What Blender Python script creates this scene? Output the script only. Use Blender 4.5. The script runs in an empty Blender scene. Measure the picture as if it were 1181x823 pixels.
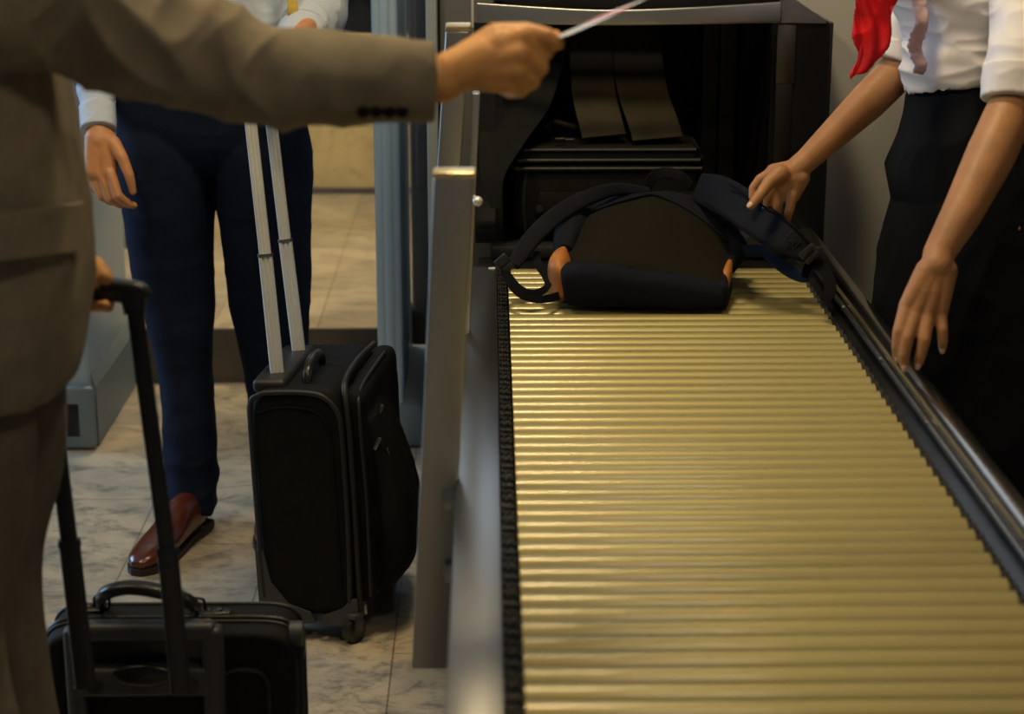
import bpy, bmesh, math, random
from mathutils import Vector, Matrix, noise
random.seed(7)
V = Vector
C = bpy.context.scene.collection
PI = math.pi
# ------------------------------------------------------------------ camera
W_, H_, F_ = 1181.0, 823.0, 2178.0
CAMH = 1.62
TH = math.atan(624.5 / F_)
PSI = 0.0117
cam_d = bpy.data.cameras.new('camera'); cam = bpy.data.objects.new('camera', cam_d); C.objects.link(cam)
cam_d.sensor_width = 36.0; cam_d.lens = 36.0 * F_ / W_
cam_d.clip_start = 0.05
cam.location = (0, 0, CAMH)
cam.rotation_euler = (PI / 2 - TH, 0, -PSI)
cam_d.dof.use_dof = True; cam_d.dof.focus_distance = 3.75; cam_d.dof.aperture_fstop = 3.6
bpy.context.scene.camera = cam
RM = cam.rotation_euler.to_matrix()
CO = V((0, 0, CAMH))
def P(px, py, zc):
    """world point seen at a picture position, at depth zc"""
    return CO + RM @ V(((px - W_ / 2) / F_ * zc, -(py - H_ / 2) / F_ * zc, -zc))
def PZ(px, py, z):
    d = RM @ V(((px - W_ / 2) / F_, -(py - H_ / 2) / F_, -1)); t = (z - CAMH) / d.z
    return CO + d * t
def PY(px, py, y):
    d = RM @ V(((px - W_ / 2) / F_, -(py - H_ / 2) / F_, -1)); t = y / d.y
    return CO + d * t

# ------------------------------------------------------------------ materials
MATS = {}
def mat(name, col, rough=0.6, metal=0.0, nscale=0, namt=0.0, bump=0.0, bscale=0, spec=0.5, aniso=None, sheen=0, coat=0, sss=0, stretch=None, rvar=0):
    if name in MATS: return MATS[name]
    m = bpy.data.materials.new(name); m.use_nodes = True
    nt = m.node_tree; b = nt.nodes['Principled BSDF']
    b.inputs['Base Color'].default_value = (*col, 1)
    b.inputs['Roughness'].default_value = rough
    b.inputs['Metallic'].default_value = metal
    b.inputs['Specular IOR Level'].default_value = spec
    if sheen: b.inputs['Sheen Weight'].default_value = sheen
    if coat: b.inputs['Coat Weight'].default_value = coat; b.inputs['Coat Roughness'].default_value = 0.15
    if sss:
        b.inputs['Subsurface Weight'].default_value = sss
        b.inputs['Subsurface Radius'].default_value = (1, .35, .2); b.inputs['Subsurface Scale'].default_value = .006
    tc = nt.nodes.new('ShaderNodeTexCoord')
    mp = nt.nodes.new('ShaderNodeMapping')
    nt.links.new(tc.outputs['Object'], mp.inputs['Vector'])
    if stretch: mp.inputs['Scale'].default_value = stretch
    if nscale:
        n = nt.nodes.new('ShaderNodeTexNoise'); n.inputs['Scale'].default_value = nscale; n.inputs['Detail'].default_value = 5
        nt.links.new(mp.outputs[0], n.inputs['Vector'])
        mr = nt.nodes.new('ShaderNodeMapRange')
        mr.inputs[1].default_value = .3; mr.inputs[2].default_value = .7
        mr.inputs[3].default_value = 1 - namt; mr.inputs[4].default_value = 1 + namt
        nt.links.new(n.outputs['Fac'], mr.inputs[0])
        mx = nt.nodes.new('ShaderNodeVectorMath'); mx.operation = 'SCALE'
        mx.inputs[0].default_value = col
        nt.links.new(mr.outputs[0], mx.inputs['Scale'])
        nt.links.new(mx.outputs[0], b.inputs['Base Color'])
        if rvar:
            m2 = nt.nodes.new('ShaderNodeMapRange')
            m2.inputs[1].default_value = .3; m2.inputs[2].default_value = .7
            m2.inputs[3].default_value = rough - rvar; m2.inputs[4].default_value = rough + rvar
            nt.links.new(n.outputs['Fac'], m2.inputs[0]); nt.links.new(m2.outputs[0], b.inputs['Roughness'])
    if bump:
        n2 = nt.nodes.new('ShaderNodeTexNoise'); n2.inputs['Scale'].default_value = bscale; n2.inputs['Detail'].default_value = 3
        nt.links.new(mp.outputs[0], n2.inputs['Vector'])
        bp = nt.nodes.new('ShaderNodeBump'); bp.inputs['Strength'].default_value = bump; bp.inputs['Distance'].default_value = 0.002
        nt.links.new(n2.outputs['Fac'], bp.inputs['Height']); nt.links.new(bp.outputs[0], b.inputs['Normal'])
    MATS[name] = m
    return m
def weave(name, col, scale, rough=.85, depth=.5, col2=None, sheen=0.2, spec=.15):
    """woven cloth: crossed wave textures"""
    m = mat(name, col, rough, 0, 30, .12, spec=spec, sheen=sheen)
    nt = m.node_tree; b = nt.nodes['Principled BSDF']
    tc = nt.nodes.new('ShaderNodeTexCoord')
    w1 = nt.nodes.new('ShaderNodeTexWave'); w1.inputs['Scale'].default_value = scale; w1.bands_direction = 'X'; w1.inputs['Distortion'].default_value = .4
    w2 = nt.nodes.new('ShaderNodeTexWave'); w2.inputs['Scale'].default_value = scale; w2.bands_direction = 'Z'; w2.inputs['Distortion'].default_value = .4
    ad = nt.nodes.new('ShaderNodeMath'); ad.operation = 'ADD'
    nt.links.new(tc.outputs['Object'], w1.inputs['Vector']); nt.links.new(tc.outputs['Object'], w2.inputs['Vector'])
    nt.links.new(w1.outputs['Fac'], ad.inputs[0]); nt.links.new(w2.outputs['Fac'], ad.inputs[1])
    bp = nt.nodes.new('ShaderNodeBump'); bp.inputs['Strength'].default_value = depth; bp.inputs['Distance'].default_value = .001
    nt.links.new(ad.outputs[0], bp.inputs['Height']); nt.links.new(bp.outputs[0], b.inputs['Normal'])
    return m

M_skin_m = mat('skin_tan', (.56, .26, .115), .5, 0, 22, .13, .35, 160, sss=.12)
M_skin_g = mat('skin_warm', (.74, .36, .12), .5, 0, 22, .12, .35, 160, sss=.12)
M_skin_w = mat('skin_olive', (.43, .205, .088), .5, 0, 20, .12, .3, 170, sss=.12)
M_nail = mat('nail', (.72, .45, .34), .3)
M_steel = mat('brushed_steel', (.34, .34, .34), .36, 1, 14, .10, .06, 220, stretch=(1, .06, 1), rvar=.06)
M_steel_post = mat('satin_steel', (.50, .50, .49), .42, 1, 9, .12, stretch=(1, 1, .15), rvar=.05)
M_rail = mat('rail_steel', (.31, .295, .265), .24, 1, 10, .12, stretch=(1, .1, 1), rvar=.05)
M_darksteel = mat('dark_side_plate', (.055, .055, .06), .38, .8, 9, .25, stretch=(1, .3, 1), rvar=.08)
M_roller = mat('yellow_zinc_roller', (.38, .325, .13), .47, .35, 5, .03, stretch=(.4, .5, 1), coat=.5)
M_roller.node_tree.nodes['Principled BSDF'].inputs['Coat Roughness'].default_value = .13
M_blackpl = mat('black_plastic', (.018, .018, .019), .38, 0, 20, .2)
M_rubber = mat('lead_rubber', (.030, .024, .013), .38, 0, 12, .25, .2, 40)
M_chain = mat('oiled_chain', (.017, .0145, .008), .5, .4, 60, .6)
M_brass = mat('brass_pin', (.14, .12, .035), .4, 1)
M_black = mat('scanner_black', (.010, .010, .011), .3, 0, 10, .2)
M_scan_grey = mat('scanner_grey_paint', (.46, .455, .44), .55, 0, 3, .05, .1, 90)
M_scan_dark = mat('scanner_dark_paint', (.11, .115, .12), .5, 0, 3, .08)
M_scan_blue = mat('blue_grey_trim', (.27, .32, .36), .45, 0, 3, .08)
M_arch = mat('arch_blue_grey', (.44, .57, .67), .4, 0, 3, .06)
M_arch_dark = mat('arch_skirt', (.20, .26, .30), .5, 0, 3, .06)
M_nylon = weave('black_nylon', (.0075, .0075, .008), 300, .7, .25, sheen=0)
M_nylon2 = weave('black_soft_nylon', (.0095, .009, .0078), 260, .62, .3, sheen=0)
M_trim_bl = mat('black_piping', (.014, .014, .0145), .5)
M_guard = mat('grey_corner_guard', (.045, .047, .050), .45, 0, 15, .1)
M_leather_bl = mat('black_leather', (.016, .014, .013), .30, 0, 15, .2, .25, 240)
M_zip = mat('zip_metal', (.32, .30, .25), .35, 1)
M_alu = mat('aluminium_pole', (.86, .88, .85), .28, .45, 8, .04)
M_navyp = weave('navy_pack_fabric', (.0095, .011, .018), 420, .8, .35, sheen=0)
M_navypad = weave('navy_pack_pad', (.0075, .009, .017), 420, .85, .35, sheen=0)
M_web = mat('black_webbing', (.0045, .005, .007), .8, 0, 40, .2, .3, 400, spec=.1)
M_webblue = mat('blue_webbing', (.010, .022, .05), .6, 0, 40, .2, .4, 400, spec=.2)
M_tan = mat('tan_leather', (.46, .17, .035), .5, 0, 25, .2, .2, 150)
M_suit = weave('olive_grey_wool', (.255, .215, .152), 330, .92, .3, sheen=0)
M_suit_tr = weave('grey_wool_trousers', (.175, .142, .105), 330, .92, .3, sheen=0)
M_navytr = weave('navy_trousers', (.0065, .0115, .032), 350, .85, .25, sheen=0)
M_shirt = mat('pale_blue_shirt', (.52, .60, .74), .75, 0, 20, .05, .15, 120)
M_blouse = mat('white_blouse', (.80, .77, .80), .6, 0, 12, .04, .12, 90)
M_blacktr = weave('black_skirt_cloth', (.003, .0036, .0058), 350, .85, .25, sheen=0, spec=.2)
M_scarf = mat('red_silk_scarf', (.58, .003, .008), .55, 0, 30, .3, .4, 60, spec=.3)
M_shoe = mat('brown_shoe_leather', (.095, .022, .009), .25, 0, 15, .3, coat=.4)
M_sole = mat('dark_sole', (.02, .015, .013), .6)
M_hair = mat('dark_hair', (.02, .013, .009), .45, 0, 60, .3)
M_paper = mat('white_paper', (.62, .64, .72), .6)
M_pink = mat('pink_print', (.65, .25, .35), .6)
M_yellowtie = mat('gold_tie', (.50, .36, .06), .5, 0, 60, .3)
M_button = mat('dark_button', (.012, .009, .007), .7, spec=.1)
M_white = mat('white_sticker', (.75, .75, .72), .5)

# perforated back mesh of the backpack
M_mesh = mat('air_mesh', (.018, .0165, .011), .85, 0, 20, .15, spec=.12)
nt = M_mesh.node_tree; tc = nt.nodes.new('ShaderNodeTexCoord'); vo = nt.nodes.new('ShaderNodeTexVoronoi'); vo.inputs['Scale'].default_value = 300
vo.inputs['Randomness'].default_value = .15
nt.links.new(tc.outputs['Object'], vo.inputs['Vector'])
bp = nt.nodes.new('ShaderNodeBump'); bp.inputs['Strength'].default_value = .8; bp.inputs['Distance'].default_value = .0015
nt.links.new(vo.outputs['Distance'], bp.inputs['Height']); nt.links.new(bp.outputs[0], nt.nodes['Principled BSDF'].inputs['Normal'])
vr = nt.nodes.new('ShaderNodeValToRGB'); vr.color_ramp.elements[0].color = (.003, .0025, .002, 1); vr.color_ramp.elements[1].color = (.013, .0108, .0068, 1)
vr.color_ramp.elements[0].position = .1; vr.color_ramp.elements[1].position = .38
nt.links.new(vo.outputs['Distance'], vr.inputs[0]); nt.links.new(vr.outputs[0], nt.nodes['Principled BSDF'].inputs['Base Color'])

def marble(name, c1, c2, vein, tiles=True, scale=1.0, rough=.28):
    m = bpy.data.materials.new(name); m.use_nodes = True; nt = m.node_tree; b = nt.nodes['Principled BSDF']
    L = nt.links.new
    tc = nt.nodes.new('ShaderNodeTexCoord')
    mp = nt.nodes.new('ShaderNodeMapping'); mp.inputs['Rotation'].default_value = (0, 0, .5); mp.inputs['Scale'].default_value = (1, 1.35, 1.2)
    L(tc.outputs['Object'], mp.inputs['Vector'])
    n0 = nt.nodes.new('ShaderNodeTexNoise'); n0.inputs['Scale'].default_value = 2.2 * scale; n0.inputs['Detail'].default_value = 8; n0.inputs['Distortion'].default_value = 1.4; n0.inputs['Roughness'].default_value = .62
    L(mp.outputs[0], n0.inputs['Vector'])
    cr = nt.nodes.new('ShaderNodeValToRGB'); cr.color_ramp.elements[0].position = .34; cr.color_ramp.elements[0].color = (*c2, 1)
    cr.color_ramp.elements[1].position = .62; cr.color_ramp.elements[1].color = (*c1, 1)
    L(n0.outputs['Fac'], cr.inputs[0])
    n1 = nt.nodes.new('ShaderNodeTexNoise'); n1.inputs['Scale'].default_value = 3.1 * scale; n1.inputs['Detail'].default_value = 9; n1.inputs['Distortion'].default_value = 2.3; n1.inputs['Roughness'].default_value = .6
    L(mp.outputs[0], n1.inputs['Vector'])
    sb = nt.nodes.new('ShaderNodeMath'); sb.operation = 'SUBTRACT'; sb.inputs[1].default_value = .5; L(n1.outputs['Fac'], sb.inputs[0])
    ab = nt.nodes.new('ShaderNodeMath'); ab.operation = 'ABSOLUTE'; L(sb.outputs[0], ab.inputs[0])
    mr = nt.nodes.new('ShaderNodeMapRange'); mr.inputs[1].default_value = 0; mr.inputs[2].default_value = .10; mr.inputs[3].default_value = .75; mr.inputs[4].default_value = 0
    L(ab.outputs[0], mr.inputs[0])
    mx = nt.nodes.new('ShaderNodeMix'); mx.data_type = 'RGBA'; 
    n3 = nt.nodes.new('ShaderNodeTexNoise'); n3.inputs['Scale'].default_value = 14 * scale; n3.inputs['Detail'].default_value = 6; n3.inputs['Roughness'].default_value = .7
    L(mp.outputs[0], n3.inputs['Vector'])
    r3 = nt.nodes.new('ShaderNodeMapRange'); r3.inputs[1].default_value = .42; r3.inputs[2].default_value = .62; L(n3.outputs['Fac'], r3.inputs[0])
    mm = nt.nodes.new('ShaderNodeMath'); mm.operation = 'MULTIPLY'; L(mr.outputs[0], mm.inputs[0]); L(r3.outputs[0], mm.inputs[1])
    L(mm.outputs[0], mx.inputs[0]); L(cr.outputs[0], mx.inputs[6]); mx.inputs[7].default_value = (*vein, 1)
    out = mx.outputs[2]
    if tiles:
        mp2 = nt.nodes.new('ShaderNodeMapping'); mp2.inputs['Rotation'].default_value = (0, 0, PI / 2); mp2.inputs['Location'].default_value = (-.11, -.742 + .0, 0)
        L(tc.outputs['Object'], mp2.inputs['Vector'])
        br = nt.nodes.new('ShaderNodeTexBrick'); br.inputs['Scale'].default_value = 1; br.inputs['Brick Width'].default_value = .6; br.inputs['Row Height'].default_value = .3135
        br.inputs['Mortar Size'].default_value = .0022; br.inputs['Color1'].default_value = (1, 1, 1, 1); br.inputs['Color2'].default_value = (.86, .87, .9, 1); br.inputs['Mortar'].default_value = (.5, .48, .45, 1)
        br.inputs['Bias'].default_value = 0
        L(mp2.outputs[0], br.inputs['Vector'])
        m3 = nt.nodes.new('ShaderNodeMix'); m3.data_type = 'RGBA'; m3.blend_type = 'MULTIPLY'; m3.inputs[0].default_value = 1
        L(out, m3.inputs[6]); L(br.outputs['Color'], m3.inputs[7]); out = m3.outputs[2]
    L(out, b.inputs['Base Color']); b.inputs['Roughness'].default_value = rough
    return m
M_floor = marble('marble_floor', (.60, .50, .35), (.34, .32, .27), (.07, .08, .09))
M_wallmarble = marble('honey_marble', (.62, .47, .20), (.48, .36, .16), (.34, .25, .10), tiles=False, scale=.8, rough=.4)
M_riser = mat('dark_stone', (.075, .065, .055), .5, 0, 10, .15)
M_far = mat('far_dark_wall', (.045, .04, .034), .8, 0, 1.5, .4)
M_ceiling = mat('ceiling_paint', (.35, .33, .30), .9, 0, 4, .05)

# ------------------------------------------------------------------ mesh helpers
def new(): return bmesh.new()
def rootof(o):
    while o.parent: o = o.parent
    return o
def link(name, me, m, parent=None, origin=None):
    o = bpy.data.objects.new(name, me); C.objects.link(o)
    if m: 
        me.materials.clear(); me.materials.append(m)
    if parent is not None:
        o.parent = parent
        off = rootof(parent).location
    else:
        off = V(origin) if origin is not None else V((0, 0, 0))
        o.location = off
    me.transform(Matrix.Translation(-V(off)))
    return o
def mk(name, bm, m, parent=None, smooth=True, origin=None, auto=True):
    bmesh.ops.recalc_face_normals(bm, faces=bm.faces)
    me = bpy.data.meshes.new(name); bm.to_mesh(me); bm.free()
    if smooth:
        me.polygons.foreach_set('use_smooth', [True] * len(me.polygons))
        if auto:
            try: me.set_sharp_from_angle(angle=math.radians(40))
            except Exception: pass
    return link(name, me, m, parent, origin)
def thing(name, label, cat, loc, group=None):
    o = bpy.data.objects.new(name, None); C.objects.link(o); o.location = loc; o.empty_display_size = .05
    o['label'] = label; o['category'] = cat
    if group: o['group'] = group
    return o
def tag(o, label, cat, group=None):
    o['label'] = label; o['category'] = cat
    if group: o['group'] = group
    return o
def struct(name, bm, m, smooth=False):
    o = mk(name, bm, m, smooth=smooth); o['kind'] = 'structure'; return o

def box(bm, c, s, bev=0, rot=None, seg=2, taper=None):
    """c centre, s full size"""
    r = bmesh.ops.create_cube(bm, size=1.0)
    vs = r['verts']
    for v in vs:
        v.co = V((v.co.x * s[0], v.co.y * s[1], v.co.z * s[2]))
        if taper: 
            k = 1 + taper * (v.co.z / s[2]); v.co.x *= k; v.co.y *= k
    geo = set(vs)
    if bev:
        es = {e for v in vs for e in v.link_edges}
        rr = bmesh.ops.bevel(bm, geom=list(es), offset=bev, segments=seg, profile=.5, affect='EDGES', clamp_overlap=True)
        geo = {v for f in rr['faces'] for v in f.verts} | {v for v in vs if v.is_valid}
        # gather the complete island
        st = list(geo); 
        while st:
            v = st.pop()
            for e in v.link_edges:
                w = e.other_vert(v)
                if w not in geo: geo.add(w); st.append(w)
    M = Matrix.Translation(V(c)) @ (rot.to_4x4() if rot is not None else Matrix.Identity(4))
    for v in geo: v.co = M @ v.co
    return geo
def cyl(bm, a, b, r, r2=None, n=24):
    a, b = V(a), V(b); d = b - a
    q = d.to_track_quat('Z', 'Y').to_matrix().to_4x4()
    M = Matrix.Translation((a + b) / 2) @ q
    bmesh.ops.create_cone(bm, cap_ends=True, segments=n, radius1=r, radius2=r if r2 is None else r2, depth=d.length, matrix=M)
def sphere(bm, c, r, s=(1, 1, 1), rot=None, u=20, v=12):
    M = Matrix.Translation(V(c)) @ (rot.to_4x4() if rot is not None else Matrix.Identity(4)) @ Matrix.Diagonal((s[0], s[1], s[2], 1))
    bmesh.ops.create_uvsphere(bm, u_segments=u, v_segments=v, radius=r, matrix=M)
def crom(p0, p1, p2, p3, t):
    return 0.5 * ((2 * p1) + (p2 - p0) * t + (2 * p0 - 5 * p1 + 4 * p2 - p3) * t * t + (3 * p1 - p0 - 3 * p2 + p3) * t ** 3)
def spline(vals, sub):
    """vals: list of tuples/vectors of equal length"""
    out = []; n = len(vals)
    for i in range(n - 1):
        p = [vals[max(0, i - 1)], vals[i], vals[i + 1], vals[min(n - 1, i + 2)]]
        for k in range(sub):
            t = k / sub
            out.append([crom(p[0][j], p[1][j], p[2][j], p[3][j], t) for j in range(len(vals[0]))])
    out.append(list(vals[-1])); return out
def loft(bm, secs, sub=6, n=32, e=2.0, smooth=True, cap=True, closed=False):
    """secs: (centre, side_vector, r_side, r_other) ; superelliptic rings"""
    flat = [(*V(c), *V(s).normalized(), a, b) for c, s, a, b in secs]
    if closed: flat = flat + [flat[0]]
    pts = spline(flat, sub) if smooth and len(flat) > 1 else flat
    if closed: pts = pts[:-1]
    rings = []
    N = len(pts)
    for i, q in enumerate(pts):
        c = V(q[0:3]); s = V(q[3:6])
        if closed: t = V(pts[(i + 1) % N][0:3]) - V(pts[i - 1][0:3])
        else: t = V(pts[min(i + 1, N - 1)][0:3]) - V(pts[max(0, i - 1)][0:3])
        t.normalize(); s = (s - t * s.dot(t)); s.normalize(); o = t.cross(s)
        ring = []
        for k in range(n):
            a = 2 * PI * k / n; ca, sa = math.cos(a), math.sin(a)
            x = math.copysign(abs(ca) ** (2 / e), ca) * q[6]; y = math.copysign(abs(sa) ** (2 / e), sa) * q[7]
            ring.append(bm.verts.new(c + s * x + o * y))
        rings.append(ring)
    R = len(rings)
    for i in range(R if closed else R - 1):
        A, B = rings[i], rings[(i + 1) % R]
        for k in range(n):
            bm.faces.new((A[k], A[(k + 1) % n], B[(k + 1) % n], B[k]))
    if cap and not closed:
        bm.faces.new(rings[0][::-1]); bm.faces.new(rings[-1])
    return rings
def tube(bm, pts, r, sub=5, n=12, closed=False, smooth=True):
    pts = [V(p) for p in pts]
    rr = r if isinstance(r, (list, tuple)) else [r] * len(pts)
    # a side vector that never lines up with the path
    secs = []
    ref = None
    for i, p in enumerate(pts):
        t = (pts[min(i + 1, len(pts) - 1)] - pts[max(0, i - 1)]).normalized()
        if ref is None:
            ref = V((0, 0, 1)) if abs(t.z) < .8 else V((1, 0, 0))
        s = (ref - t * ref.dot(t))
        if s.length < 1e-3: s = t.orthogonal()
        s.normalize(); ref = s
        secs.append((p, s, rr[i], rr[i]))
    loft(bm, secs, sub, n, 2.0, smooth, closed=closed)
def ribbon(bm, pts, sides, w, th, sub=6, e=5):
    secs = []
    for i, p in enumerate(pts):
        s = sides[i] if isinstance(sides, list) else sides
        ww = w[i] if isinstance(w, (list, tuple)) else w
        secs.append((p, s, ww / 2, th / 2))
    loft(bm, secs, sub, 20, e)
def fribbon(bm, pts, th=.010, sub=6, e=4, tilt=0.25):
    """strap that shows its broad side: pts are (x, y, depth, width in picture units)"""
    ps = [P(p[0], p[1], p[2]) for p in pts]; secs = []
    for i, p in enumerate(ps):
        t = (ps[min(i + 1, len(ps) - 1)] - ps[max(0, i - 1)]).normalized(); v = (p - CO).normalized()
        s = v.cross(t).normalized(); s = (s + v * tilt * (1 if s.z > 0 else -1)).normalized()
        if secs and secs[-1][1].dot(s) < 0: s = -s
        secs.append((p, s, pts[i][3] * pts[i][2] / F_ / 2, th / 2))
    loft(bm, secs, sub, 20, e)
def cap(bm, a, b, ra, rb, n=16):
    """tapered capsule"""
    if max(ra, rb) > .021: n = 36
    a, b = V(a), V(b); d = b - a; L = max(d.length, 1e-5); t = d / L; s = t.orthogonal().normalized(); o = t.cross(s)
    rings = []
    m = 5
    for i in range(m):
        ph = PI / 2 * (i + .35) / m
        rings.append((a - t * ra * math.cos(ph), ra * math.sin(ph)))
    rings.append((a, ra)); rings.append((b, rb))
    for i in range(m - 1, -1, -1):
        ph = PI / 2 * (i + .35) / m
        rings.append((b + t * rb * math.cos(ph), rb * math.sin(ph)))
    R = []
    for c, r in rings:
        R.append([bm.verts.new(c + (s * math.cos(2 * PI * k / n) + o * math.sin(2 * PI * k / n)) * r) for k in range(n)])
    for i in range(len(R) - 1):
        for k in range(n): bm.faces.new((R[i][k], R[i][(k + 1) % n], R[i + 1][(k + 1) % n], R[i + 1][k]))
    bm.faces.new(R[0][::-1]); bm.faces.new(R[-1])
def chain_caps(bm, pts, rs):
    for i in range(len(pts) - 1): cap(bm, pts[i], pts[i + 1], rs[i], rs[i + 1])
def fuse(name, bm, m, parent=None, voxel=.004, smooth=6, disp=None, origin=None, sf=.5):
    """join overlapping closed shapes into one continuous skin"""
    bmesh.ops.recalc_face_normals(bm, faces=bm.faces)
    me = bpy.data.meshes.new('t'); bm.to_mesh(me); bm.free()
    o = bpy.data.objects.new('t', me); C.objects.link(o)
    r = o.modifiers.new('r', 'REMESH'); r.mode = 'VOXEL'; r.voxel_size = voxel; r.adaptivity = 0
    if smooth:
        s = o.modifiers.new('s', 'SMOOTH'); s.iterations = smooth; s.factor = sf
    dg = bpy.context.evaluated_depsgraph_get()
    me2 = bpy.data.meshes.new_from_object(o.evaluated_get(dg), depsgraph=dg)
    bpy.data.objects.remove(o); bpy.data.meshes.remove(me)
    me2.name = name
    if disp:
        ns = [v.normal.copy() for v in me2.vertices]
        for v, nn in zip(me2.vertices, ns):
            v.co += nn * disp(v.co, nn)
    me2.polygons.foreach_set('use_smooth', [True] * len(me2.polygons))
    return link(name, me2, m, parent, origin)
def ridge(p, sc, st=(1, 1, 1)):
    q = V((p.x * sc * st[0], p.y * sc * st[1], p.z * sc * st[2]))
    return (1 - abs(noise.noise(q))) ** 3 - .45
def folds(amp, sc, st=(1, 1, 1), off=V((0, 0, 0)), rot=None):
    def f(p, n):
        q = (rot @ p if rot is not None else p) + off
        return amp * (ridge(q, sc, st) + .35 * ridge(q * 2.1 + V((3, 1, 2)), sc, st))
    return f

# ------------------------------------------------------------------ setting
def slab(name, x0, x1, y0, y1, z0, z1, m):
    b = new(); box(b, ((x0 + x1) / 2, (y0 + y1) / 2, (z0 + z1) / 2), (x1 - x0, y1 - y0, z1 - z0)); return struct(name, b, m)
slab('floor', -5, 5, -2, 12, -.1, 0, M_floor)
YS = PZ(300, 441, 0).y
ZP = .165
slab('trim_1', -5, -.245, YS, YS + .012, 0, ZP - .001, M_riser)
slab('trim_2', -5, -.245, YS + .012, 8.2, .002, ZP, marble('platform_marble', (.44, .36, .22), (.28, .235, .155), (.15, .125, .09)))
YW = PZ(390, 222, ZP).y
slab('trim_3', -5, -.245, YW - .03, YW, ZP, ZP + .022, M_riser)
slab('wall_back', -5, 5, YW, YW + .15, 0, .78, M_wallmarble)
slab('wall_far', -5.2, 5.2, 11.9, 12.0, 0, 3.3, M_far)
slab('wall_left', -5.2, -5, -2.2, 12, 0, 3.3, M_far)
slab('wall_right', 5, 5.2, -2.2, 12, 0, 3.3, M_far)
slab('ceiling', -5.2, 5.2, -2.2, 12.1, 3.25, 3.35, M_ceiling)

# blurred shop display beyond the low marble wall
t = thing('display_stand', 'dark display stand with small red and brown packets far behind the archway', 'display stand', PY(408, 60, 9.0) * V((1, 1, 0)) if False else V((PY(410, 40, 9.0).x, 9.0, 0)))
x = t.location.x
b = new(); box(b, (x, 9.1, .8), (.34, .3, 1.6), .01); mk('cabinet', b, M_far, t)
for k, (dx, dz, cc) in enumerate([(-.09, 1.02, (.30, .09, .04)), (.0, 1.02, (.14, .13, .05)), (.09, 1.02, (.28, .06, .05)), (-.06, 1.17, (.12, .10, .07)), (.06, 1.17, (.24, .14, .07)), (-.03, .87, (.10, .12, .08)), (.08, .87, (.24, .05, .04))]):
    b = new(); box(b, (x + dx, 8.9, dz), (.07, .06, .11), .008); mk('packet', b, mat('packet_%d' % k, cc, .6), t)

# ------------------------------------------------------------------ roller conveyor
ZR = .70
XL, XR = .0244, .646
RP = .0422
YE = 3.90
NR = 57
t = thing('roller_conveyor', 'long roller conveyor table with yellow metal rollers leading out of the scanner', 'conveyor', (.33, 2.6, 0))
rb = new(); cyl(rb, (XL + .012, 0, 0), (XR, 0, 0), .0204, n=40)
roller = mk('roller', rb, M_roller, t); roller.location = (0, 0, 0)
# mesh was shifted by the root origin: rebuild it in local terms
roller.data.transform(Matrix.Translation(t.location)); 
cb = new(); cyl(cb, (XR - .002, 0, -.003), (XR + .014, 0, -.003), .0165, n=20); cyl(cb, (XR + .014, 0, -.003), (XR + .02, 0, -.003), .007, n=12)
capo = mk('end_cap', cb, M_blackpl, roller); capo.data.transform(Matrix.Translation(t.location))
for k in range(NR):
    if k == 0: o, c = roller, capo
    else:
        o = roller.copy(); C.objects.link(o); o.parent = t
        c = capo.copy(); C.objects.link(c); c.parent = o
    o.location = (-t.location.x, YE - .02 - k * RP - t.location.y, ZR - .0204)
    o.rotation_euler = (0, 0, 0)
Y0, Y1 = YE - NR * RP - .02, YE + .0
YM, YL_ = (Y0 + Y1) / 2, Y1 - Y0
XO = -.050
b = new(); box(b, ((XO + .013) / 2, YM, ZR - .004), (.013 - XO, YL_, .008), .002)
box(b, (XO + .004, YM, ZR - .09), (.008, YL_, .17), .002)
mk('side_rail', b, M_steel, t)
b = new(); box(b, (.009, YM, ZR - .045), (.006, YL_, .08)); mk('chain_guard', b, M_darksteel, t)
# chain along the roller ends
b = new(); k = 0; y = Y0 + .01
while y < Y1 - .01:
    z = ZR - .006 + (.003 if k % 2 else 0)
    box(b, (.0185 + (.003 if k % 2 else -.002), y, z), (.0045, .017, .013), .002)
    box(b, (.0275 + (.003 if k % 2 else -.002), y, z), (.004, .017, .012), .002)
    y += .01407; k += 1
y = Y0 + .017
while y < Y1 - .01:
    cyl(b, (.015, y, ZR - .003), (.031, y, ZR - .003), .0034, n=8); y += .04221
mk('drive_chain', b, M_chain, t)
# right side: dark inclined plate, rounded steel hand rail
b = new()
loft(b, [((XR + .035, Y0, ZR - .03), V((1, 0, .55)), .034, .004), ((XR + .035, Y1, ZR - .03), V((1, 0, .55)), .034, .004)], 1, 20, 6)
box(b, (XR + .052, YM, ZR - .08), (.008, YL_, .16), .002)
mk('side_plate', b, M_darksteel, t)
b = new()
RX = XR + .060; RZ = ZR + .016
YR1 = Y1 + .15
loft(b, [((RX, Y0, RZ), V((1, 0, 0)), .019, .019), ((RX, YR1 - .03, RZ), V((1, 0, 0)), .019, .019), ((RX, YR1 - .008, RZ), V((1, 0, 0)), .015, .015), ((RX, YR1, RZ), V((1, 0, 0)), .006, .006)], 4, 28, 2.4)
mk('hand_rail', b, M_rail, t)
b = new()
box(b, (RX - .022, YM, RZ - .012), (.006, YL_, .012), .002)
for i in range(7):
    cyl(b, (RX - .028, Y0 + .25 + i * .36, RZ - .010), (RX - .022, Y0 + .25 + i * .36, RZ - .010), .005, n=10)
mk('rail_lip', b, M_steel, t)
b = new(); box(b, ((XO + XR + .06) / 2, Y1 + .04, ZR - .055), (XR + .06 - XO, .05, .09), .004); mk('end_plate', b, M_darksteel, t)
b = new(); box(b, ((XO + XR + .06) / 2, YM, ZR - .16), (XR - XO + .03, YL_, .01)); mk('under_tray', b, M_darksteel, t)
b = new(); box(b, (.003, Y1 - .012, ZR + .0005), (.014, .012, .001)); mk('sticker', b, M_white, t)
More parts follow.
